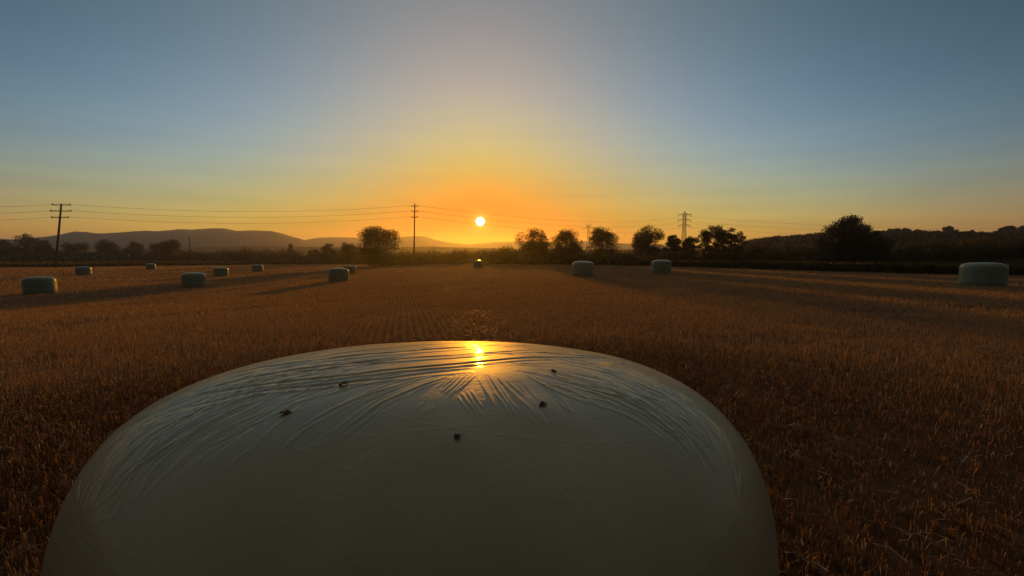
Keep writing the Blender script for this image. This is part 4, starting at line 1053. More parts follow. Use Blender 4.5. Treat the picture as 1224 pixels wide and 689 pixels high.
[0.52,1.93,0.535,-0.354,0.537,-0.373,0.541,-0.39,0.545,-0.407,0.549,-0.421,0.554,-0.433],
[0.45,1.25,0.428,-0.439,0.45,-0.45,0.467,-0.463,0.482,-0.478,0.498,-0.489,0.513,-0.5],
[0.62,1.35,0.635,-0.397,0.621,-0.431,0.61,-0.459,0.602,-0.483,0.595,-0.504,0.582,-0.529],
[0.78,1.32,0.586,-0.338,0.591,-0.366,0.6,-0.386,0.599,-0.415,0.593,-0.447,0.59,-0.473],
[0.8,1.29,0.64,-0.491,0.628,-0.513,0.618,-0.532,0.609,-0.548,0.6,-0.565,0.594,-0.578],
[-0.68,2.03,0.47,-0.531,0.479,-0.555,0.483,-0.581,0.488,-0.602,0.487,-0.628,0.484,-0.654],
[0.84,1.47,0.504,-0.442,0.511,-0.46,0.517,-0.478,0.522,-0.495,0.518,-0.518,0.516,-0.539],
[0.59,2.18,0.315,-0.257,0.363,-0.281,0.41,-0.301,0.447,-0.33,0.48,-0.358,0.513,-0.379],
[0.85,1.83,0.368,-0.349,0.408,-0.368,0.44,-0.393,0.471,-0.413,0.493,-0.44,0.512,-0.465],
[0.86,1.49,0.595,-0.386,0.597,-0.434,0.596,-0.478,0.595,-0.517,0.584,-0.559,0.581,-0.591],
[-0.56,1.69,0.452,-0.437,0.47,-0.458,0.483,-0.479,0.497,-0.497,0.507,-0.516,0.509,-0.541],
[0.53,2.09,0.494,-0.393,0.504,-0.401,0.511,-0.411,0.519,-0.42,0.528,-0.427,0.537,-0.435],
[0.73,1.68,0.49,-0.512,0.497,-0.537,0.496,-0.566,0.499,-0.589,0.492,-0.619,0.489,-0.644],
[0.86,1.65,0.492,-0.542,0.496,-0.561,0.5,-0.58,0.502,-0.598,0.498,-0.621,0.499,-0.639],
[-0.82,2.06,0.498,-0.243,0.528,-0.266,0.562,-0.28,0.582,-0.306,0.596,-0.334,0.616,-0.352],
[0.54,2,0.306,-0.257,0.341,-0.274,0.376,-0.286,0.411,-0.296,0.441,-0.312,0.467,-0.33],
[0.8,1.29,0.301,-0.177,0.335,-0.224,0.364,-0.267,0.393,-0.301,0.417,-0.332,0.433,-0.37],
[0.43,1.74,0.484,-0.241,0.518,-0.287,0.552,-0.319,0.565,-0.367,0.58,-0.403,0.584,-0.444],
[0.63,2.1,0.512,-0.473,0.527,-0.483,0.53,-0.503,0.535,-0.517,0.541,-0.531,0.546,-0.546],
[0.74,1.38,0.18,-0.291,0.233,-0.315,0.285,-0.334,0.334,-0.358,0.382,-0.372,0.419,-0.401],
[0.63,2,0.301,-0.385,0.342,-0.387,0.384,-0.387,0.416,-0.402,0.451,-0.413,0.484,-0.424],
[0.57,1.58,0.303,-0.34,0.349,-0.362,0.392,-0.382,0.423,-0.412,0.454,-0.438,0.475,-0.467],
[-0.92,2.03,0.487,-0.471,0.505,-0.475,0.525,-0.477,0.538,-0.484,0.546,-0.496,0.556,-0.505],
[0.43,1.8,0.534,-0.343,0.542,-0.38,0.551,-0.411,0.564,-0.433,0.562,-0.468,0.559,-0.499],
[-0.56,2.26,0.561,-0.505,0.56,-0.522,0.558,-0.539,0.55,-0.56,0.544,-0.578,0.54,-0.595],
[0.7,1.26,0.315,-0.385,0.343,-0.405,0.369,-0.424,0.386,-0.452,0.401,-0.478,0.418,-0.498],
[-0.7,1.7,0.507,-0.392,0.515,-0.409,0.523,-0.424,0.531,-0.438,0.54,-0.449,0.549,-0.461],
[0.49,1.61,0.41,-0.436,0.418,-0.444,0.426,-0.449,0.435,-0.455,0.444,-0.46,0.451,-0.467],
[-0.49,1.33,0.206,-0.315,0.229,-0.339,0.249,-0.362,0.268,-0.38,0.286,-0.401,0.304,-0.418],
[1.15,2.7,0.388,-0.381,0.417,-0.41,0.446,-0.434,0.468,-0.46,0.486,-0.486,0.504,-0.508],
[0.78,2.79,0.283,-0.113,0.364,-0.166,0.436,-0.222,0.49,-0.283,0.539,-0.327,0.56,-0.389],
[0.82,3.11,0.42,-0.189,0.473,-0.236,0.508,-0.293,0.544,-0.333,0.558,-0.387,0.577,-0.423],
[1.15,3.14,0.207,-0.129,0.29,-0.167,0.365,-0.213,0.437,-0.249,0.488,-0.305,0.536,-0.345],
[0.84,2.78,0.466,-0.095,0.522,-0.155,0.563,-0.216,0.601,-0.262,0.616,-0.321,0.634,-0.366],
[-0.98,2.59,0.401,-0.446,0.443,-0.471,0.468,-0.506,0.489,-0.538,0.495,-0.574,0.496,-0.612],
[0.91,2.63,0.393,-0.299,0.434,-0.327,0.463,-0.362,0.494,-0.389,0.512,-0.422,0.528,-0.451],
[1.06,2.61,0.394,-0.419,0.433,-0.448,0.461,-0.482,0.488,-0.51,0.497,-0.547,0.501,-0.582],
[-1.13,2.84,0.229,-0.283,0.292,-0.313,0.348,-0.348,0.4,-0.376,0.438,-0.416,0.471,-0.45],
[0.74,3,0.381,-0.352,0.424,-0.382,0.463,-0.41,0.493,-0.44,0.517,-0.469,0.53,-0.503],
[0.82,3.01,0.274,-0.242,0.336,-0.274,0.393,-0.307,0.439,-0.343,0.478,-0.38,0.507,-0.418],
[1.07,3.42,0.468,-0.472,0.492,-0.5,0.503,-0.535,0.507,-0.568,0.504,-0.606,0.501,-0.641],
[-0.75,3.5,0.275,-0.346,0.337,-0.378,0.393,-0.404,0.435,-0.443,0.467,-0.48,0.495,-0.513],
[0.76,3.29,0.487,-0.32,0.53,-0.351,0.552,-0.397,0.576,-0.43,0.574,-0.482,0.579,-0.522],
[0.51,1.82,0.015,-0.424,-0.018,-0.47,-0.047,-0.514,-0.066,-0.56,-0.084,-0.599,-0.098,-0.637],
[0.36,1.92,-0.045,-0.431,-0.071,-0.464,-0.092,-0.498,-0.108,-0.532,-0.122,-0.564,-0.134,-0.594],
[-0.79,1.94,0.014,-0.368,-0.019,-0.39,-0.048,-0.42,-0.075,-0.449,-0.101,-0.476,-0.118,-0.51],
[0.79,2.12,0.013,-0.37,-0.03,-0.4,-0.066,-0.442,-0.098,-0.481,-0.121,-0.523,-0.142,-0.56],
[0.43,1.31,-0.028,-0.432,-0.059,-0.467,-0.086,-0.501,-0.109,-0.535,-0.131,-0.566,-0.149,-0.598],
[0.73,1.43,0.027,-0.366,-0.016,-0.403,-0.053,-0.446,-0.084,-0.489,-0.104,-0.536,-0.123,-0.577],
[-0.36,1.91,-0.002,-0.388,-0.037,-0.425,-0.066,-0.467,-0.089,-0.507,-0.107,-0.548,-0.122,-0.585],
[-0.38,1.8,0.031,-0.374,-0.004,-0.411,-0.034,-0.452,-0.058,-0.492,-0.073,-0.536,-0.086,-0.575],
[0.62,1.84,-0.004,-0.467,-0.015,-0.49,-0.027,-0.511,-0.035,-0.533,-0.044,-0.554,-0.05,-0.574],
[-0.56,1.96,-0.002,-0.443,-0.021,-0.476,-0.038,-0.505,-0.049,-0.538,-0.06,-0.567,-0.068,-0.594],
[0.68,1.91,-0.104,-0.47,-0.116,-0.501,-0.129,-0.526,-0.142,-0.549,-0.151,-0.574,-0.16,-0.598],
[0.6,1.69,0.046,-0.362,0.028,-0.382,0.01,-0.4,-0.005,-0.418,-0.021,-0.437,-0.034,-0.458],
[0.63,2.01,0.055,-0.366,0.014,-0.415,-0.018,-0.463,-0.047,-0.508,-0.066,-0.555,-0.081,-0.597],
[0.74,1.83,0.002,-0.413,-0.03,-0.46,-0.06,-0.504,-0.077,-0.551,-0.092,-0.595,-0.101,-0.635],
[0.69,1.34,0.07,-0.359,0.031,-0.418,-0.004,-0.468,-0.034,-0.514,-0.056,-0.56,-0.074,-0.602],
[0.66,1.97,-0.026,-0.535,-0.036,-0.554,-0.048,-0.572,-0.057,-0.589,-0.066,-0.606,-0.076,-0.621],
[-0.65,2.08,0.027,-0.41,-0.008,-0.461,-0.038,-0.508,-0.056,-0.558,-0.074,-0.6,-0.084,-0.641],
[0.79,1.34,0.002,-0.383,-0.04,-0.418,-0.077,-0.459,-0.106,-0.501,-0.132,-0.539,-0.152,-0.578],
[0.43,1.59,-0.065,-0.437,-0.095,-0.467,-0.116,-0.504,-0.136,-0.536,-0.153,-0.57,-0.169,-0.599],
[0.56,2.08,-0.008,-0.454,-0.023,-0.474,-0.035,-0.495,-0.049,-0.51,-0.058,-0.531,-0.068,-0.55],
[-0.44,1.73,-0.009,-0.431,-0.031,-0.469,-0.05,-0.501,-0.064,-0.537,-0.075,-0.57,-0.084,-0.6],
[-0.47,1.76,-0.041,-0.448,-0.062,-0.473,-0.081,-0.496,-0.093,-0.526,-0.107,-0.55,-0.117,-0.576],
[0.71,1.64,-0.018,-0.381,-0.048,-0.405,-0.071,-0.438,-0.093,-0.467,-0.109,-0.5,-0.121,-0.533],
[-0.64,1.69,0.007,-0.404,-0.023,-0.438,-0.048,-0.475,-0.07,-0.511,-0.087,-0.547,-0.1,-0.58],
[0.4,1.33,0.037,-0.389,0.002,-0.432,-0.025,-0.482,-0.05,-0.522,-0.065,-0.567,-0.077,-0.607],
[0.39,1.46,-0.024,-0.397,-0.064,-0.44,-0.096,-0.484,-0.12,-0.53,-0.14,-0.572,-0.155,-0.612],
[0.78,1.82,0.051,-0.384,0.034,-0.407,0.021,-0.432,0.008,-0.455,-0.002,-0.479,-0.013,-0.5],
[-0.4,1.61,-0.111,-0.473,-0.119,-0.496,-0.128,-0.514,-0.136,-0.534,-0.143,-0.553,-0.148,-0.572],
[0.75,1.58,0.034,-0.355,-0.012,-0.395,-0.054,-0.438,-0.089,-0.481,-0.113,-0.53,-0.132,-0.574],
[-0.69,1.84,-0.034,-0.41,-0.051,-0.431,-0.067,-0.449,-0.084,-0.464,-0.098,-0.483,-0.109,-0.503],
[0.37,1.87,0.037,-0.367,0.017,-0.387,-0.002,-0.405,-0.02,-0.423,-0.035,-0.447,-0.051,-0.467],
[0.63,1.52,-0.018,-0.416,-0.046,-0.452,-0.07,-0.484,-0.089,-0.518,-0.105,-0.551,-0.119,-0.583],
[0.76,1.57,0.049,-0.372,0.018,-0.416,-0.01,-0.457,-0.033,-0.497,-0.052,-0.536,-0.065,-0.573],
[-0.72,1.84,-0.011,-0.497,-0.03,-0.528,-0.042,-0.564,-0.055,-0.594,-0.063,-0.624,-0.071,-0.65],
[0.42,2.12,-0.018,-0.407,-0.037,-0.427,-0.057,-0.445,-0.075,-0.462,-0.093,-0.479,-0.107,-0.502],
[-0.41,2.05,0.063,-0.359,0.041,-0.394,0.02,-0.423,0.002,-0.453,-0.013,-0.485,-0.027,-0.511],
[-0.38,1.52,-0.071,-0.477,-0.085,-0.493,-0.095,-0.513,-0.105,-0.529,-0.116,-0.545,-0.127,-0.56],
[0.63,1.99,0.049,-0.371,0.019,-0.406,-0.008,-0.439,-0.031,-0.472,-0.053,-0.502,-0.068,-0.537],
[-0.4,1.71,-0.013,-0.41,-0.045,-0.445,-0.075,-0.475,-0.101,-0.508,-0.124,-0.538,-0.145,-0.57],
[-0.46,1.32,-0.015,-0.391,-0.053,-0.428,-0.086,-0.466,-0.11,-0.509,-0.131,-0.546,-0.146,-0.586],
[0.96,1.5,0.124,-0.327,0.149,-0.427,0.17,-0.493,0.187,-0.544],
[1.01,1.5,0.132,-0.328,0.157,-0.419,0.176,-0.483,0.193,-0.531],
[1.09,1.5,0.142,-0.34,0.165,-0.419,0.184,-0.48,0.201,-0.524],
[0.82,1.5,0.152,-0.35,0.176,-0.415,0.197,-0.465,0.216,-0.504],
[1.04,1.5,0.116,-0.368,0.132,-0.425,0.146,-0.469,0.158,-0.508],
[0.9,1.5,0.165,-0.349,0.188,-0.404,0.21,-0.451,0.228,-0.489],
[1.29,1.5,0.094,-0.46,0.106,-0.49,0.119,-0.516,0.129,-0.539],
[0.97,1.5,0.102,-0.449,0.114,-0.485,0.126,-0.515,0.137,-0.54],
[0.88,1.5,0.108,-0.441,0.119,-0.469,0.128,-0.495,0.138,-0.516],
[1.03,1.5,0.088,-0.475,0.099,-0.499,0.108,-0.519,0.117,-0.538],
[0.82,1.4,0.102,-0.337,0.09,-0.391,0.08,-0.434,0.072,-0.47],
[1,1.4,0.091,-0.339,0.081,-0.388,0.072,-0.428,0.061,-0.463],
[0.96,1.4,0.11,-0.345,0.1,-0.386,0.09,-0.422,0.08,-0.453],
[0.94,1.4,0.079,-0.348,0.07,-0.388,0.062,-0.424,0.054,-0.455],
[0.98,1.4,0.069,-0.355,0.064,-0.382,0.057,-0.406,0.053,-0.428],
[0.97,1.4,0.052,-0.518,0.049,-0.53,0.045,-0.54,0.043,-0.552],
[0.93,1.4,0.043,-0.515,0.042,-0.53,0.038,-0.542,0.036,-0.554],
[0.74,1.4,0.029,-0.51,0.027,-0.521,0.025,-0.531,0.024,-0.54],
[0.72,1.4,0.059,-0.362,0.053,-0.391,0.047,-0.416,0.04,-0.438],
[0.29,1.79,0.252,-0.319,0.266,-0.377,0.279,-0.425,0.288,-0.461,0.29,-0.488,0.293,-0.512],
[-0.7,1.6,0.265,-0.42,0.271,-0.446,0.272,-0.466,0.271,-0.485,0.27,-0.503,0.269,-0.522],
[0.42,1.79,0.185,-0.421,0.191,-0.45,0.197,-0.476,0.2,-0.5,0.202,-0.525,0.204,-0.546],
[0.29,1.85,0.174,-0.373,0.177,-0.408,0.181,-0.437,0.183,-0.465,0.185,-0.489,0.185,-0.515],
[-0.51,1.66,0.172,-0.425,0.178,-0.457,0.184,-0.485,0.187,-0.513,0.19,-0.537,0.193,-0.561],
[0.66,1.74,0.205,-0.476,0.212,-0.493,0.22,-0.507,0.226,-0.521,0.232,-0.535,0.24,-0.545],
[0.66,1.59,0.144,-0.331,0.167,-0.392,0.187,-0.441,0.206,-0.479,0.219,-0.51,0.231,-0.538],
[-0.54,2,0.183,-0.465,0.19,-0.483,0.198,-0.496,0.204,-0.512,0.21,-0.526,0.216,-0.536],
[0.33,1.92,0.28,-0.47,0.286,-0.48,0.291,-0.49,0.297,-0.499,0.302,-0.508,0.307,-0.516],
[0.53,2.33,0.211,-0.372,0.218,-0.405,0.224,-0.431,0.23,-0.456,0.233,-0.478,0.233,-0.501],
[-0.61,1.99,0.229,-0.343,0.247,-0.398,0.262,-0.441,0.273,-0.473,0.278,-0.501,0.284,-0.524],
[-0.38,2.3,0.259,-0.384,0.274,-0.418,0.289,-0.446,0.298,-0.464,0.306,-0.48,0.312,-0.495],
[0.54,1.97,0.222,-0.46,0.228,-0.484,0.233,-0.505,0.237,-0.525,0.241,-0.542,0.245,-0.558],
[0.48,1.69,0.205,-0.465,0.217,-0.486,0.226,-0.507,0.234,-0.525,0.243,-0.54,0.25,-0.555],
[-0.27,2.14,0.176,-0.325,0.194,-0.389,0.208,-0.441,0.222,-0.481,0.227,-0.517,0.234,-0.546],
[0.41,2.08,0.238,-0.34,0.26,-0.394,0.282,-0.434,0.297,-0.462,0.308,-0.483,0.317,-0.502],
[0.45,1.94,0.167,-0.408,0.184,-0.45,0.199,-0.486,0.21,-0.514,0.221,-0.54,0.231,-0.564],
[0.64,2.22,0.152,-0.447,0.16,-0.465,0.168,-0.481,0.174,-0.5,0.18,-0.517,0.188,-0.529],
[-0.7,1.72,0.201,-0.382,0.217,-0.43,0.231,-0.468,0.238,-0.5,0.245,-0.526,0.251,-0.551],
[0.44,2.28,0.191,-0.485,0.198,-0.502,0.205,-0.515,0.211,-0.529,0.218,-0.54,0.225,-0.55],
[0.63,1.53,0.263,-0.447,0.272,-0.461,0.277,-0.474,0.282,-0.484,0.288,-0.493,0.294,-0.5],
[-0.27,1.64,0.133,-0.342,0.139,-0.368,0.145,-0.393,0.149,-0.416,0.154,-0.436,0.159,-0.454],
[-0.48,1.88,0.188,-0.377,0.201,-0.418,0.215,-0.451,0.226,-0.48,0.234,-0.503,0.242,-0.524],
[0.63,2.34,0.167,-0.408,0.174,-0.441,0.18,-0.469,0.185,-0.496,0.189,-0.52,0.193,-0.544],
[0.46,2.09,0.137,-0.343,0.155,-0.404,0.17,-0.455,0.183,-0.495,0.192,-0.534,0.2,-0.566],
[0.64,2.19,0.272,-0.427,0.279,-0.447,0.285,-0.461,0.288,-0.474,0.29,-0.487,0.293,-0.498],
[1.1,2.2,0.192,-0.287,0.229,-0.352,0.261,-0.398,0.288,-0.427,0.32,-0.449,0.355,-0.467],
[1.1,2.2,0.221,-0.28,0.274,-0.333,0.324,-0.366,0.373,-0.39,0.417,-0.399,0.459,-0.402],
[1.1,2.2,-0.22,-0.629,-0.215,-0.608,-0.213,-0.585,-0.207,-0.562,-0.203,-0.535,-0.2,-0.502],
[1.1,2.2,-0.165,-0.652,-0.162,-0.637,-0.158,-0.621,-0.153,-0.601,-0.143,-0.583,-0.133,-0.564],
[1.1,2.2,-0.236,-0.667,-0.233,-0.659,-0.231,-0.651,-0.228,-0.643,-0.223,-0.637,-0.22,-0.629],
[1.1,2.2,0.237,-0.344,0.269,-0.378,0.301,-0.403,0.325,-0.424,0.342,-0.45,0.359,-0.468],
[1.1,2.2,0.312,-0.438,0.354,-0.458,0.395,-0.475,0.425,-0.494,0.444,-0.515,0.463,-0.532],
[-0.2,2.08,-0.059,-0.707,-0.057,-0.691,-0.059,-0.671,-0.054,-0.655,-0.053,-0.637,-0.051,-0.616],
[-0.4,1.39,0.016,-0.731,0.012,-0.712,0.012,-0.694,0.012,-0.676,0.011,-0.657,0.011,-0.635],
[0.25,2.16,-0.109,-0.688,-0.107,-0.672,-0.104,-0.655,-0.098,-0.639,-0.09,-0.624,-0.085,-0.606],
[0.41,2.18,-0.042,-0.689,-0.039,-0.681,-0.032,-0.674,-0.026,-0.667,-0.023,-0.657,-0.017,-0.649],
[0.29,1.66,-0.032,-0.722,-0.022,-0.707,-0.015,-0.688,-0.003,-0.672,0.006,-0.653,0.014,-0.631],
[-0.23,1.23,-0.163,-0.667,-0.157,-0.654,-0.153,-0.637,-0.146,-0.621,-0.137,-0.606,-0.13,-0.588],
[-0.35,1.52,-0,-0.719,-0,-0.706,0.003,-0.695,0.006,-0.684,0.006,-0.671,0.009,-0.658],
[0.42,1.59,-0,-0.763,-0,-0.748,-0,-0.732,-0,-0.716,-0.003,-0.697,-0.003,-0.681],
[-0.24,1.94,-0.149,-0.67,-0.14,-0.658,-0.136,-0.64,-0.125,-0.627,-0.114,-0.613,-0.105,-0.595],
[-0.37,1.99,-0.015,-0.688,-0.018,-0.677,-0.02,-0.666,-0.023,-0.655,-0.028,-0.641,-0.03,-0.628],
[0.34,1.24,-0.096,-0.703,-0.093,-0.683,-0.09,-0.661,-0.084,-0.641,-0.079,-0.618,-0.07,-0.594],
[-0.37,1.29,-0.039,-0.738,-0.047,-0.724,-0.053,-0.71,-0.058,-0.696,-0.065,-0.679,-0.073,-0.664],
[0.29,2.01,-0.128,-0.708,-0.128,-0.688,-0.129,-0.666,-0.13,-0.641,-0.128,-0.617,-0.124,-0.595],
[-0.24,1.92,-0.188,-0.665,-0.18,-0.661,-0.175,-0.654,-0.173,-0.646,-0.168,-0.639,-0.163,-0.632],
[-0.4,2.14,-0.139,-0.684,-0.144,-0.662,-0.148,-0.639,-0.148,-0.618,-0.146,-0.596,-0.145,-0.572],
[0.21,2.08,-0.102,-0.682,-0.097,-0.668,-0.094,-0.651,-0.087,-0.637,-0.081,-0.619,-0.076,-0.6],
[0.39,2.17,-0.076,-0.721,-0.068,-0.701,-0.059,-0.68,-0.052,-0.658,-0.042,-0.636,-0.032,-0.609],
[-0.36,1.61,-0.043,-0.661,-0.034,-0.654,-0.025,-0.647,-0.017,-0.64,-0.008,-0.632,0.003,-0.625],
[0.27,1.41,-0.074,-0.708,-0.076,-0.694,-0.074,-0.68,-0.073,-0.666,-0.071,-0.652,-0.067,-0.638],
[0.33,1.6,-0.042,-0.742,-0.038,-0.72,-0.03,-0.698,-0.024,-0.674,-0.017,-0.649,-0.008,-0.62],
[0.44,1.82,-0.146,-0.686,-0.149,-0.671,-0.154,-0.653,-0.158,-0.634,-0.162,-0.615,-0.163,-0.598],
[0.43,1.38,-0.162,-0.687,-0.169,-0.664,-0.177,-0.639,-0.187,-0.61,-0.188,-0.587,-0.191,-0.561],
[-0.22,1.27,-0.122,-0.707,-0.116,-0.693,-0.113,-0.676,-0.11,-0.658,-0.104,-0.641,-0.099,-0.624],
[0.45,1.85,-0.105,-0.703,-0.097,-0.692,-0.092,-0.68,-0.085,-0.667,-0.077,-0.654,-0.067,-0.642],
[-0.39,1.73,-0.073,-0.725,-0.071,-0.704,-0.071,-0.678,-0.069,-0.653,-0.066,-0.626,-0.063,-0.596],
[0.2,1.31,-0.089,-0.727,-0.081,-0.711,-0.076,-0.692,-0.068,-0.673,-0.06,-0.653,-0.052,-0.631],
[0.3,1.54,0.087,-0.602,0.092,-0.633,0.096,-0.661,0.1,-0.689,0.107,-0.715,0.11,-0.739],
[-0.32,2.13,0.087,-0.601,0.091,-0.628,0.092,-0.652,0.095,-0.673,0.098,-0.698,0.098,-0.72],
[-0.4,1.84,0.214,-0.565,0.226,-0.604,0.235,-0.638,0.244,-0.671,0.253,-0.704,0.262,-0.73],
[0.24,1.27,0.075,-0.683,0.074,-0.702,0.076,-0.719,0.074,-0.735,0.075,-0.749,0.077,-0.763],
[0.28,1.96,0.096,-0.572,0.09,-0.618,0.08,-0.655,0.069,-0.69,0.057,-0.725,0.04,-0.755],
[0.27,2.05,0.122,-0.599,0.123,-0.617,0.12,-0.634,0.12,-0.649,0.117,-0.664,0.117,-0.679],
[-0.28,1.76,0.106,-0.616,0.112,-0.635,0.118,-0.653,0.124,-0.669,0.131,-0.688,0.137,-0.706],
[0.36,1.36,0.214,-0.543,0.224,-0.584,0.232,-0.62,0.239,-0.649,0.248,-0.681,0.255,-0.709],
[0.23,1.51,0.106,-0.604,0.106,-0.62,0.109,-0.633,0.108,-0.647,0.107,-0.659,0.109,-0.671],
[0.28,1.68,0.181,-0.674,0.194,-0.688,0.208,-0.702,0.219,-0.716,0.236,-0.727,0.25,-0.737],
[-0.28,2.04,0.171,-0.559,0.182,-0.594,0.193,-0.622,0.207,-0.645,0.218,-0.67,0.232,-0.694],
[0.23,1.5,0.072,-0.629,0.071,-0.649,0.073,-0.667,0.072,-0.686,0.074,-0.706,0.073,-0.724],
[-0.35,2.19,0.16,-0.641,0.166,-0.652,0.172,-0.663,0.181,-0.675,0.187,-0.688,0.194,-0.699],
[0.27,2.17,0.084,-0.597,0.086,-0.629,0.09,-0.658,0.09,-0.685,0.091,-0.713,0.094,-0.737],
[-0.32,1.96,0.216,-0.627,0.219,-0.645,0.225,-0.662,0.231,-0.681,0.234,-0.699,0.239,-0.715],
[0.19,1.98,0.215,-0.553,0.224,-0.569,0.233,-0.583,0.241,-0.597,0.249,-0.609,0.26,-0.619],
[0.28,1.7,0.099,-0.589,0.104,-0.619,0.108,-0.645,0.109,-0.669,0.113,-0.694,0.117,-0.717],
[0.25,1.79,0.098,-0.677,0.104,-0.695,0.11,-0.712,0.115,-0.726,0.121,-0.74,0.126,-0.753],
[-0.33,1.79,0.242,-0.648,0.256,-0.667,0.27,-0.685,0.286,-0.7,0.303,-0.713,0.322,-0.724],
[0.24,1.64,0.094,-0.592,0.097,-0.612,0.1,-0.63,0.102,-0.647,0.105,-0.662,0.107,-0.678],
[0.16,1.84,0.248,-0.654,0.263,-0.668,0.278,-0.679,0.296,-0.689,0.312,-0.7,0.333,-0.706],
[0.19,1.39,0.155,-0.66,0.15,-0.678,0.148,-0.694,0.141,-0.71,0.134,-0.725,0.127,-0.739],
[0.32,1.42,0.212,-0.576,0.225,-0.609,0.235,-0.637,0.248,-0.662,0.261,-0.689,0.274,-0.713],
[-0.16,1.48,0.188,-0.571,0.192,-0.591,0.195,-0.609,0.2,-0.625,0.202,-0.64,0.206,-0.653],
[0.17,1.24,0.178,-0.641,0.184,-0.654,0.188,-0.667,0.195,-0.681,0.202,-0.694,0.209,-0.706],
[0.26,1.24,0.07,-0.595,0.068,-0.622,0.068,-0.646,0.067,-0.667,0.063,-0.689,0.062,-0.712],
[0.33,1.74,0.09,-0.571,0.095,-0.615,0.097,-0.651,0.099,-0.684,0.098,-0.719,0.098,-0.747],
[-0.24,1.66,0.2,-0.557,0.209,-0.59,0.216,-0.618,0.222,-0.644,0.23,-0.668,0.238,-0.692],
[-0.37,1.31,0.07,-0.616,0.073,-0.644,0.076,-0.667,0.076,-0.692,0.079,-0.717,0.078,-0.739],
[0.24,2.06,0.087,-0.579,0.087,-0.617,0.082,-0.648,0.08,-0.675,0.074,-0.706,0.071,-0.733],
[0.27,1.6,0.135,-0.554,0.139,-0.57,0.143,-0.586,0.145,-0.602,0.148,-0.616,0.151,-0.628],
[0.16,1.8,0.199,-0.553,0.209,-0.59,0.22,-0.62,0.229,-0.646,0.236,-0.676,0.248,-0.7],
[0.15,1.45,0.129,-0.618,0.131,-0.645,0.136,-0.668,0.138,-0.695,0.14,-0.72,0.141,-0.741],
[0.17,2.04,0.072,-0.655,0.065,-0.675,0.061,-0.699,0.054,-0.72,0.045,-0.739,0.036,-0.757],
[0.28,1.56,0.18,-0.552,0.19,-0.594,0.2,-0.626,0.212,-0.653,0.222,-0.685,0.234,-0.711],
[0.17,1.73,0.189,-0.582,0.189,-0.601,0.189,-0.618,0.188,-0.635,0.186,-0.65,0.184,-0.665],
[0.18,1.98,0.066,-0.63,0.072,-0.658,0.075,-0.685,0.081,-0.714,0.087,-0.738,0.093,-0.759],
[0.2,1.73,0.197,-0.608,0.203,-0.634,0.204,-0.658,0.21,-0.685,0.21,-0.71,0.213,-0.731],
[-0.29,1.74,0.19,-0.585,0.205,-0.621,0.218,-0.652,0.235,-0.684,0.255,-0.71,0.274,-0.733],
[0.18,2.06,0.151,-0.697,0.157,-0.709,0.16,-0.72,0.165,-0.731,0.171,-0.741,0.177,-0.75],
[0.39,1.42,0.089,-0.672,0.085,-0.694,0.081,-0.714,0.077,-0.732,0.069,-0.749,0.064,-0.764],
[0.26,1.51,0.156,-0.603,0.162,-0.637,0.169,-0.665,0.177,-0.696,0.183,-0.722,0.19,-0.746],
[-0.17,1.76,0.085,-0.585,0.083,-0.613,0.078,-0.638,0.075,-0.659,0.072,-0.681,0.065,-0.705],
[0.22,2.05,0.116,-0.56,0.123,-0.603,0.13,-0.637,0.136,-0.666,0.142,-0.698,0.148,-0.727],
[0.37,1.97,0.141,-0.588,0.147,-0.624,0.151,-0.655,0.158,-0.685,0.162,-0.715,0.167,-0.74],
[-0.21,1.95,0.121,-0.571,0.13,-0.612,0.137,-0.647,0.147,-0.678,0.157,-0.709,0.166,-0.736],
[0.26,1.2,-0.397,-0.682,-0.238,-0.673,-0.106,-0.633,0.042,-0.596,0.199,-0.555,0.353,-0.518,0.476,-0.511,0.653,-0.444],
[0.33,1.2,-0.353,-0.519,-0.236,-0.591,-0.144,-0.636,-0.07,-0.667,-0.003,-0.703,0.052,-0.739,0.101,-0.768,0.143,-0.793],
[0.26,1.2,0.061,-0.56,0.113,-0.596,0.158,-0.624,0.203,-0.644,0.245,-0.674,0.292,-0.705,0.336,-0.73,0.386,-0.749],
[0.36,1.2,-0.195,-0.798,-0.171,-0.755,-0.155,-0.699,-0.125,-0.641,-0.083,-0.573,-0.043,-0.489,0.006,-0.429,0.056,-0.344],
[0.28,1.2,0.581,-0.591,0.485,-0.599,0.411,-0.587,0.344,-0.561,0.278,-0.517,0.219,-0.46,0.185,-0.407,0.146,-0.34],
[0.39,1.2,-0.192,-0.459,-0.065,-0.528,0.035,-0.573,0.136,-0.589,0.236,-0.591,0.335,-0.575,0.443,-0.528,0.591,-0.441],
[0.3,1.2,-0.122,-0.729,-0.06,-0.727,-0,-0.723,0.06,-0.717,0.125,-0.711,0.192,-0.705,0.266,-0.694,0.343,-0.68]]


def bale_profile(R, n1, n2, hh, height, n_top, n_side):
    """arc length, radius and height of the rounded profile from the top centre down to the ground"""
    t = np.linspace(0, math.pi / 2, 4000)
    r = R * np.sin(t) ** (2 / n1)
    z = hh * np.maximum(np.cos(t), 0) ** (2 / n2) - hh
    s = np.concatenate([[0], np.cumsum(np.hypot(np.diff(r), np.diff(z)))])
    S = np.concatenate([[1e-4], np.linspace(.012, s[-1], n_top)])
    r, z = np.interp(S, s, r), np.interp(S, s, z)
    zz = np.linspace(0, 1, n_side + 1)[1:]
    low = -hh - zz * (height - hh)
    rl = R * (1 - .10 * np.clip((zz - .55) / .45, 0, 1) ** 2.5)
    Sl = S[-1] + zz * (height - hh)
    return np.concatenate([S, Sl]), np.concatenate([r, rl]), np.concatenate([z, low])


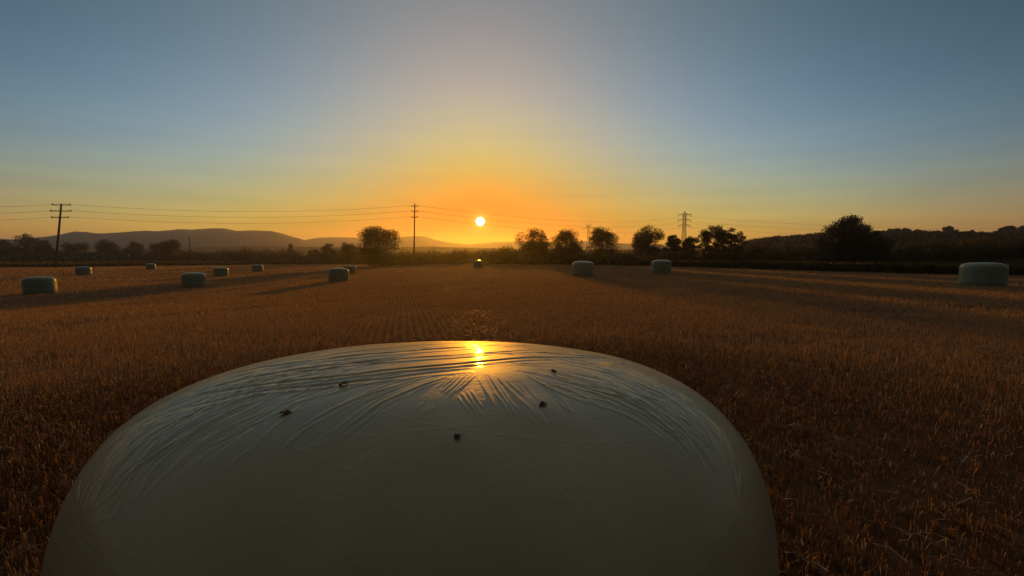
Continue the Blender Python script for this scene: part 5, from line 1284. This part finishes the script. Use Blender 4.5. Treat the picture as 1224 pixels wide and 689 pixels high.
def bale_mesh(name, Q, height, nth, n_top, n_side, creases, parent=None, seed=1, film='film'):
    S, r, z = bale_profile(Q['R'], Q['n1'], Q['n2'], Q['hh'], height, n_top, n_side)
    # denser rings on top keep the creases crisp
    T = np.linspace(0, 2 * math.pi, nth, endpoint=False)
    Sg, Tg = np.meshgrid(S, T, indexing='ij')
    Rg = np.repeat(r[:, None], nth, 1) * (1 + Q['ov'] * np.cos(2 * (Tg - Q['phi'])) + Q['e3'] * np.cos(3 * (Tg - Q['egg'])))
    Zg = np.repeat(z[:, None], nth, 1)
    X, Y = Rg * np.cos(Tg), Rg * np.sin(Tg)
    Pn = np.stack([X, Y, Zg], -1)
    ds = np.gradient(Pn, axis=0)
    dth = np.roll(Pn, -1, 1) - np.roll(Pn, 1, 1)
    nrm_ = np.cross(ds, dth); nl = np.linalg.norm(nrm_, axis=-1, keepdims=True)
    nrm_ = nrm_ / np.maximum(nl, 1e-12)
    nrm_[0] = (0, 0, 1)
    if nrm_[len(S) // 2, 0] @ np.array((X[len(S) // 2, 0], Y[len(S) // 2, 0], .2)) < 0: nrm_[1:] *= -1
    # soft lumps of the packed straw below the film
    H = .006 * vnoise(X * 3 + seed, Y * 3 + Zg * 3) + .0025 * vnoise(X * 9 + seed, Y * 9 + Zg * 7)
    if creases:
        res = .0015; half = 1.2; G = np.zeros((1600, 1600), np.float32)
        for c in creases:
            A_, w_ = c[0] * .001, c[1] * .001
            p = np.array(c[2:]).reshape(-1, 2)
            m_ = len(p); k_ = np.linspace(0, m_ - 1, 60)
            # smooth curve through the points
            i0 = np.clip(np.floor(k_).astype(int), 0, m_ - 2); f_ = (k_ - i0)[:, None]
            g = lambda q: p[np.clip(q, 0, m_ - 1)]
            a0, a1, a2, a3 = g(i0 - 1), g(i0), g(i0 + 1), g(i0 + 2)
            cv = .5 * (2 * a1 + (a2 - a0) * f_ + (2 * a0 - 5 * a1 + 4 * a2 - a3) * f_ ** 2 + (3 * a1 - a0 - 3 * a2 + a3) * f_ ** 3)
            amp = np.sin(np.pi * np.linspace(.02, .98, 60)) ** .6
            m3 = 3 * w_ + res
            for q in range(59):
                p0, p1 = cv[q], cv[q + 1]
                lo = np.floor((np.minimum(p0, p1) - m3 + half) / res).astype(int); hi = np.ceil((np.maximum(p0, p1) + m3 + half) / res).astype(int) + 1
                lo = np.clip(lo, 0, 1599); hi = np.clip(hi, 1, 1600)
                if (hi <= lo).any(): continue
                gx = (np.arange(lo[0], hi[0]) * res - half)[:, None]; gy = (np.arange(lo[1], hi[1]) * res - half)[None, :]
                d = p1 - p0; L2 = max(d @ d, 1e-12)
                tt = np.clip(((gx - p0[0]) * d[0] + (gy - p0[1]) * d[1]) / L2, 0, 1)
                dx = gx - p0[0] - tt * d[0]; dy = gy - p0[1] - tt * d[1]
                sgn = np.sign(dx * -d[1] + dy * d[0])
                dist = np.sqrt(dx * dx + dy * dy) / w_ * np.where(sgn > 0, 1.15, .75)     # one steep, one gentle flank
                val = A_ * amp[q] * np.exp(-.5 * dist ** 2)
                blk = TMP[lo[0]:hi[0], lo[1]:hi[1]]
                if A_ > 0: np.maximum(blk, val, out=blk)
                else: np.minimum(blk, val, out=blk)
            lo = np.clip(np.floor((cv.min(0) - m3 + half) / res).astype(int) - 1, 0, 1599); hi = np.clip(np.ceil((cv.max(0) + m3 + half) / res).astype(int) + 2, 1, 1600)
            G[lo[0]:hi[0], lo[1]:hi[1]] += TMP[lo[0]:hi[0], lo[1]:hi[1]]
            TMP[lo[0]:hi[0], lo[1]:hi[1]] = 0
        gu = np.clip((Sg * np.cos(Tg) + half) / res, 0, 1598.99); gv = np.clip((Sg * np.sin(Tg) + half) / res, 0, 1598.99)
        iu, iv = gu.astype(int), gv.astype(int); fu, fv = gu - iu, gv - iv
        Gs = (G[iu, iv] * (1 - fu) + G[iu + 1, iv] * fu) * (1 - fv) + (G[iu, iv + 1] * (1 - fu) + G[iu + 1, iv + 1] * fu) * fv
        H = H + Gs * (Sg < 1.19)
    Pn = Pn + nrm_ * H[..., None]
    # lean of the settled bale
    Zc = Pn[..., 2].copy(); Xc = Pn[..., 0].copy(); Yc = Pn[..., 1].copy()
    Pn[..., 2] = Zc + Q['tx'] * Xc + Q['ty'] * Yc
    Pn[..., 0] = Xc - Q['tx'] * Zc; Pn[..., 1] = Yc - Q['ty'] * Zc
    nS = len(S)
    v = Pn.reshape(-1, 3)
    i, j = np.meshgrid(np.arange(nS - 1), np.arange(nth), indexing='ij')
    a = (i * nth + j).ravel(); b = (i * nth + (j + 1) % nth).ravel()
    f = np.stack([a, a + nth, b + nth, b], -1)
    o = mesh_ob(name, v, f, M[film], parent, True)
    uvl = o.data.uv_layers.new(name='wrap')
    li = np.zeros(len(o.data.loops), np.int32); o.data.loops.foreach_get('vertex_index', li)
    uu = (Tg / (2 * math.pi)).ravel()[li]; vv_ = Sg.ravel()[li]
    uvl.data.foreach_set('uv', np.stack([np.abs(uu * 2 - 1), vv_], 1).astype(np.float32).ravel())
    return o


TMP = np.zeros((1600, 1600), np.float32)
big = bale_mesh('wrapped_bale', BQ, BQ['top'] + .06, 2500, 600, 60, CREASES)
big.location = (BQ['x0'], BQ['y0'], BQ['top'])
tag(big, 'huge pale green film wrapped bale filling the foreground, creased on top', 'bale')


def top_point(u, v_):
    """world point on the near bale's top from its flattened polar coordinates"""
    S, r, z = bale_profile(BQ['R'], BQ['n1'], BQ['n2'], BQ['hh'], 1.2, 440, 5)
    s = math.hypot(u, v_); T = math.atan2(v_, u)
    rr = float(np.interp(s, S, r)); zz = float(np.interp(s, S, z))
    rr *= 1 + BQ['ov'] * math.cos(2 * (T - BQ['phi'])) + BQ['e3'] * math.cos(3 * (T - BQ['egg']))
    x, y = rr * math.cos(T), rr * math.sin(T)
    return Vector((BQ['x0'] + x - BQ['tx'] * zz, BQ['y0'] + y - BQ['ty'] * zz, BQ['top'] + zz + BQ['tx'] * x + BQ['ty'] * y))


# crumpled scraps of dead leaf lying on the film
for (u, v_), s, rz, seed, hgt, lb_ in [((-.156, -.424), .010, .3, 1, .8, 'dark crumpled leaf scrap on the creased film, upper left of five, the tallest'),
                                       ((-.214, -.537), .012, .1, 2, .18, 'flat dark leaf scrap on the film, farthest left of the five'),
                                       ((.283, -.286), .009, 2.0, 3, .8, 'reddish brown leaf scrap nearest the far rim of the big bale, upper right of five'),
                                       ((.243, -.487), .011, .9, 4, .45, 'winged brown leaf scrap on the film below the upper right one'),
                                       ((.105, -.609), .009, 1.4, 5, .6, 'pale brown crumpled scrap lowest and nearest on the smooth film')]:
    rg = np.random.default_rng(seed)
    n1_, n2_ = 10, 6
    vv = []
    for a_ in range(n1_):
        for b_ in range(n2_):
            x = (a_ / (n1_ - 1) - .5) * 2; y = (b_ / (n2_ - 1) - .5) * 1.3 * math.sqrt(max(0.05, 1 - x * x * .95))
            zc = hgt * (.55 * abs(math.sin(x * 1.7 + seed)) + .5 * abs(y) * (1 - x * x * .6)) + rg.normal() * .10
            vv.append((x + rg.normal() * .06, y + rg.normal() * .06, max(.02, zc)))
    vv = np.array(vv) * s * .82
    top = [(a_ * n2_ + b_, (a_ + 1) * n2_ + b_, (a_ + 1) * n2_ + b_ + 1, a_ * n2_ + b_ + 1) for a_ in range(n1_ - 1) for b_ in range(n2_ - 1)]
    o = mesh_ob('leaf_scrap', vv, top, M['debris'])
    md = o.modifiers.new('thickness', 'SOLIDIFY'); md.thickness = .0008
    o.location = top_point(u, v_) + Vector((0, 0, .001)); o.rotation_euler = (0, 0, rz)
    tag(o, lb_, 'leaf scrap', 'leaf scraps on the near bale')

# ------------------------------------------------------------------ the other bales
DQ = dict(R=.80, n1=2.9, n2=4.2, hh=.42, tx=0.0, ty=0.0, ov=.012, phi=.4, egg=1.0, e3=.012)
bale_protos = []
for q in range(3):
    Q = dict(DQ); Q['phi'] = q * 1.1; Q['egg'] = q * 2.0; Q['ov'] = .01 + .01 * q; Q['tx'] = (.02, -.015, .01)[q]
    rg = np.random.default_rng(60 + q)
    cr_ = []
    for _ in range(46):
        a0 = rg.uniform(0, 6.28); r0 = rg.uniform(.25, 1.05); da = rg.uniform(.2, .9)
        cc = [rg.uniform(-4, 4), rg.uniform(6, 14)]
        for k_ in range(5):
            cc += [r0 * math.cos(a0 + da * k_ / 4), r0 * math.sin(a0 + da * k_ / 4)]
        cr_.append(cc)
    bale_protos.append(bale_mesh('wrapped_bale', Q, 1.22, 180, 70, 30, cr_, seed=q + 3, film='film_green'))
BALES = [(46.5, 28.0, 'pale green wrapped bale nearest the left edge of the photo'),
         (100.5, 56.0, 'small wrapped bale just right of the leaning pole'),
         (181, 78.0, 'tiny wrapped bale farthest back on the left, between two others'),
         (231.5, 33.0, 'wrapped bale standing in the long shadow on the left'),
         (264.5, 53.5, 'small wrapped bale behind and right of the one in the long shadow'),
         (308.5, 68.0, 'tiny wrapped bale at left centre, near the far edge of the stubble'),
         (405, 36.0, 'wrapped bale in front of the big leafy tree'),
         (418.5, 56.0, 'small wrapped bale half hidden behind the one before the big leafy tree'),
         (572, 66.0, 'tiny wrapped bale right below the sun'),
         (697, 32.0, 'wrapped bale right of the sun with a bright rim'),
         (790, 34.5, 'wrapped bale below the notched tree, left of the lattice pylon'),
         (1174.5, 20.5, 'wrapped bale alone on the far right before the wooded hill')]
for q, (px, d, lb_) in enumerate(BALES):
    o = bale_protos[q % 3] if q < 3 else copy_tree(bale_protos[q % 3])
    p = at(px, 330, d)
    o.location = (p.x, d, float(ground_z(p.x, d)) + 1.19)
    o.rotation_euler = (0, 0, q * 1.7)
    s = 1 + .03 * math.sin(q * 2.3)
    o.scale = (s, s, 1)
    tag(o, lb_, 'bale', 'wrapped bales standing about the stubble field')

# ------------------------------------------------------------------ power line
def line_pole(label, base, top, arm_dz, arm_w, arm_dir, r0, r1):
    root = empty('power_pole', base)
    tag(root, label, 'power pole')
    b0 = Vector(base); t0 = Vector(top) - b0
    ax = t0.normalized()
    MB().tube([-ax * .8, t0 * .5, t0], [r0, (r0 + r1) / 2, r1], 12).build('post', M['wood'], root, True)
    ends = []
    A = Vector(arm_dir).normalized()
    for dz, w in zip(arm_dz, arm_w):
        c = t0 - ax * dz
        mb = MB().bar(c - A * w / 2, c + A * w / 2, .13, .16)
        arm = mb.build('crossarm', M['wood'], root)
        for s in (-.46, 0.46):
            q = c + A * w * s
            MB().tube([q, q + ax * .12, q + ax * .16, q + ax * .30, q + ax * .36], [.03, .03, .09, .09, .03], 8).build('insulator', M['glass'], arm, True)
        ends.append(b0 + c + ax * .3)
    return root, ends


pL = at(66, 318, 92); pLt = at(73.3, 244, 92)
pC = at(494.5, 314, 108); pCt = at(495.8, 243.5, 108)
k = 92 / F_PX
_, eL = line_pole('tall dark wooden pole on the left, leaning to the right, three crossarms', (pL.x, 92, float(ground_z(pL.x, 92))), pLt, [.25, 1.6, 3.05], [3.4, 3.9, 3.2], (1, .25, .02), .24, .15)
_, eC = line_pole('tall straight wooden pole left of the sun with short crossarms', (pC.x, 108, float(ground_z(pC.x, 108))), pCt, [.75, 2.1, 3.6], [1.9, 1.9, 1.9], (1, -.3, 0), .22, .14)


def lattice(name, label, px, top_py, depth, arms, base_w, neck_w, fork=False):
    """steel lattice tower: four tapering corner legs, cross bracing, crossarms"""
    tp = at(px, top_py, depth)
    gz = float(ground_z(tp.x, depth))
    H_ = tp.z - gz
    root = empty(name, (tp.x, depth, gz))
    tag(root, label, 'pylon')
    levels = [0, .18, .34, .48, .60, .70, .79, .87, .94]
    wd = lambda t: base_w + (neck_w - base_w) * min(1, t / .6) if t < .6 else neck_w
    corners = lambda t: [Vector((sx_ * wd(t) / 2, sy_ * wd(t) / 2, t * H_)) for sx_, sy_ in ((-1, -1), (1, -1), (1, 1), (-1, 1))]
    for c_ in range(4):
        mb = MB()
        for a_, b_ in zip(levels[:-1], levels[1:]):
            mb.bar(corners(a_)[c_], corners(b_)[c_], .22)
        mb.build('leg', M['steel'], root)
    mb = MB()
    for a_, b_ in zip(levels[:-1], levels[1:]):
        ca, cb = corners(a_), corners(b_)
        for c_ in range(4):
            d_ = (c_ + 1) % 4
            mb.bar(ca[c_], cb[d_], .12); mb.bar(ca[d_], cb[c_], .12); mb.bar(cb[c_], cb[d_], .12)
    mb.build('bracing', M['steel'], root)
    outs = []
    if fork:
        mb = MB()
        top = corners(.94)
        for s in (-1, 1):
            e = Vector((s * 2.6, 0, H_))
            mb.bar((s * neck_w / 2, 0, .90 * H_), e, .28)
            mb.bar((s * neck_w / 2, 0, .84 * H_), e, .2)
        mb.build('fork', M['steel'], root)
    else:
        mb = MB()
        for c_ in corners(.94): mb.bar(c_, (0, 0, H_), .2)
        mb.build('peak', M['steel'], root)
    for apy, w in arms:
        z_ = at(px, apy, depth).z - gz
        mb = MB()
        for s in (-1, 1):
            tip = Vector((s * w / 2, 0, z_))
            for sy_ in (-1, 1):
                mb.bar((s * neck_w * .4, sy_ * neck_w / 2, z_ + .9), tip, .17)
                mb.bar((s * neck_w * .4, sy_ * neck_w / 2, z_ - .1), tip, .17)
        arm = mb.build('crossarm', M['steel'], root)
        for s in (-.48, .48):
            MB().tube([(s * w, 0, z_), (s * w, 0, z_ - .3), (s * w, 0, z_ - 1.3), (s * w, 0, z_ - 1.5)], [.05, .17, .17, .05], 6).build('insulator', M['glass'], arm, True)
        outs.append(Vector((tp.x, depth, gz + z_ - 1.0)))
    return root, outs


_, eP = lattice('pylon', 'grey steel lattice pylon with three crossarms rising behind the trees', 818.5, 253, 290, [(257, 9.4), (263.2, 9.0), (269.8, 8.4)], 3.8, 1.7)
lattice('pylon', 'small distant pylon with a forked head and one wide crossarm', 703.5, 267, 400, [(272.5, 9.5)], 3.6, 1.6, fork=True)


def wire(a, b, sag, label, r=.022):
    a, b = Vector(a), Vector(b)
    pts = []
    for q in range(33):
        t = q / 32
        p = a.lerp(b, t); p.z -= sag * 4 * t * (1 - t)
        pts.append(p - a)
    o = MB().tube(pts, r, 6).build('power_wire', M['wire'], None, True)
    o.location = a
    tag(o, label, 'wire', 'wires of the power line')


ordn = ['top', 'middle', 'bottom']
offL = [at(-160, 241, 70), at(-160, 250, 70), at(-160, 259, 70)]
offR = [at(1500, 262, 250), at(1500, 266, 250), at(1500, 272, 250)]
for q in range(3):
    wire(offL[q], eL[q], .8, '%s wire left of the leaning pole, running out of the photo' % ordn[q])
    wire(eL[q], eC[q], 1.7, '%s wire between the leaning pole and the straight pole' % ordn[q])
    wire(eC[q], eP[q], 4.2, '%s wire crossing the sky below the sun side, from straight pole to lattice pylon' % ordn[q], .032)
    wire(eP[q], offR[q], 7.0, '%s wire right of the lattice pylon, running out over the hill' % ordn[q], .04)

# thin post on the left
pp = at(226.5, 285, 150); gz = float(ground_z(pp.x, 150))
pr = empty('post', (pp.x, 150, gz))
tag(pr, 'thin short dark post right of the domed tree on the left', 'post')
MB().tube([(0, 0, -.3), (0, 0, pp.z - gz)], [.22, .15], 8).build('shaft', M['wood'], pr, True)
MB().tube([(0, 0, pp.z - gz), (0, 0, pp.z - gz + .25), (0, 0, pp.z - gz + .4)], [.24, .24, .06], 8).build('cap', M['steel'], pr, True)

# ------------------------------------------------------------------ haze
if HAZE_DENSITY:
    hm = bpy.data.materials.new('haze'); hm.use_nodes = True
    hm.node_tree.nodes.clear()
    ho = hm.node_tree.nodes.new('ShaderNodeOutputMaterial')
    pv = hm.node_tree.nodes.new('ShaderNodeVolumePrincipled')
    pv.inputs['Color'].default_value = (.84, .90, 1.0, 1)
    pv.inputs['Density'].default_value = HAZE_DENSITY
    pv.inputs['Anisotropy'].default_value = .74
    hm.node_tree.links.new(pv.outputs[0], ho.inputs['Volume'])
    x0, x1, y0, y1, z0, z1 = -3200, 3200, -2000, 2000, -9, 84
    hv = [(x, y, z) for z in (z0, z1) for y in (y0, y1) for x in (x0, x1)]
    hf = [(0, 2, 3, 1), (4, 5, 7, 6), (0, 1, 5, 4), (1, 3, 7, 5), (3, 2, 6, 7), (2, 0, 4, 6)]
    tag(mesh_ob('haze', np.array(hv), hf, hm), kind='stuff')
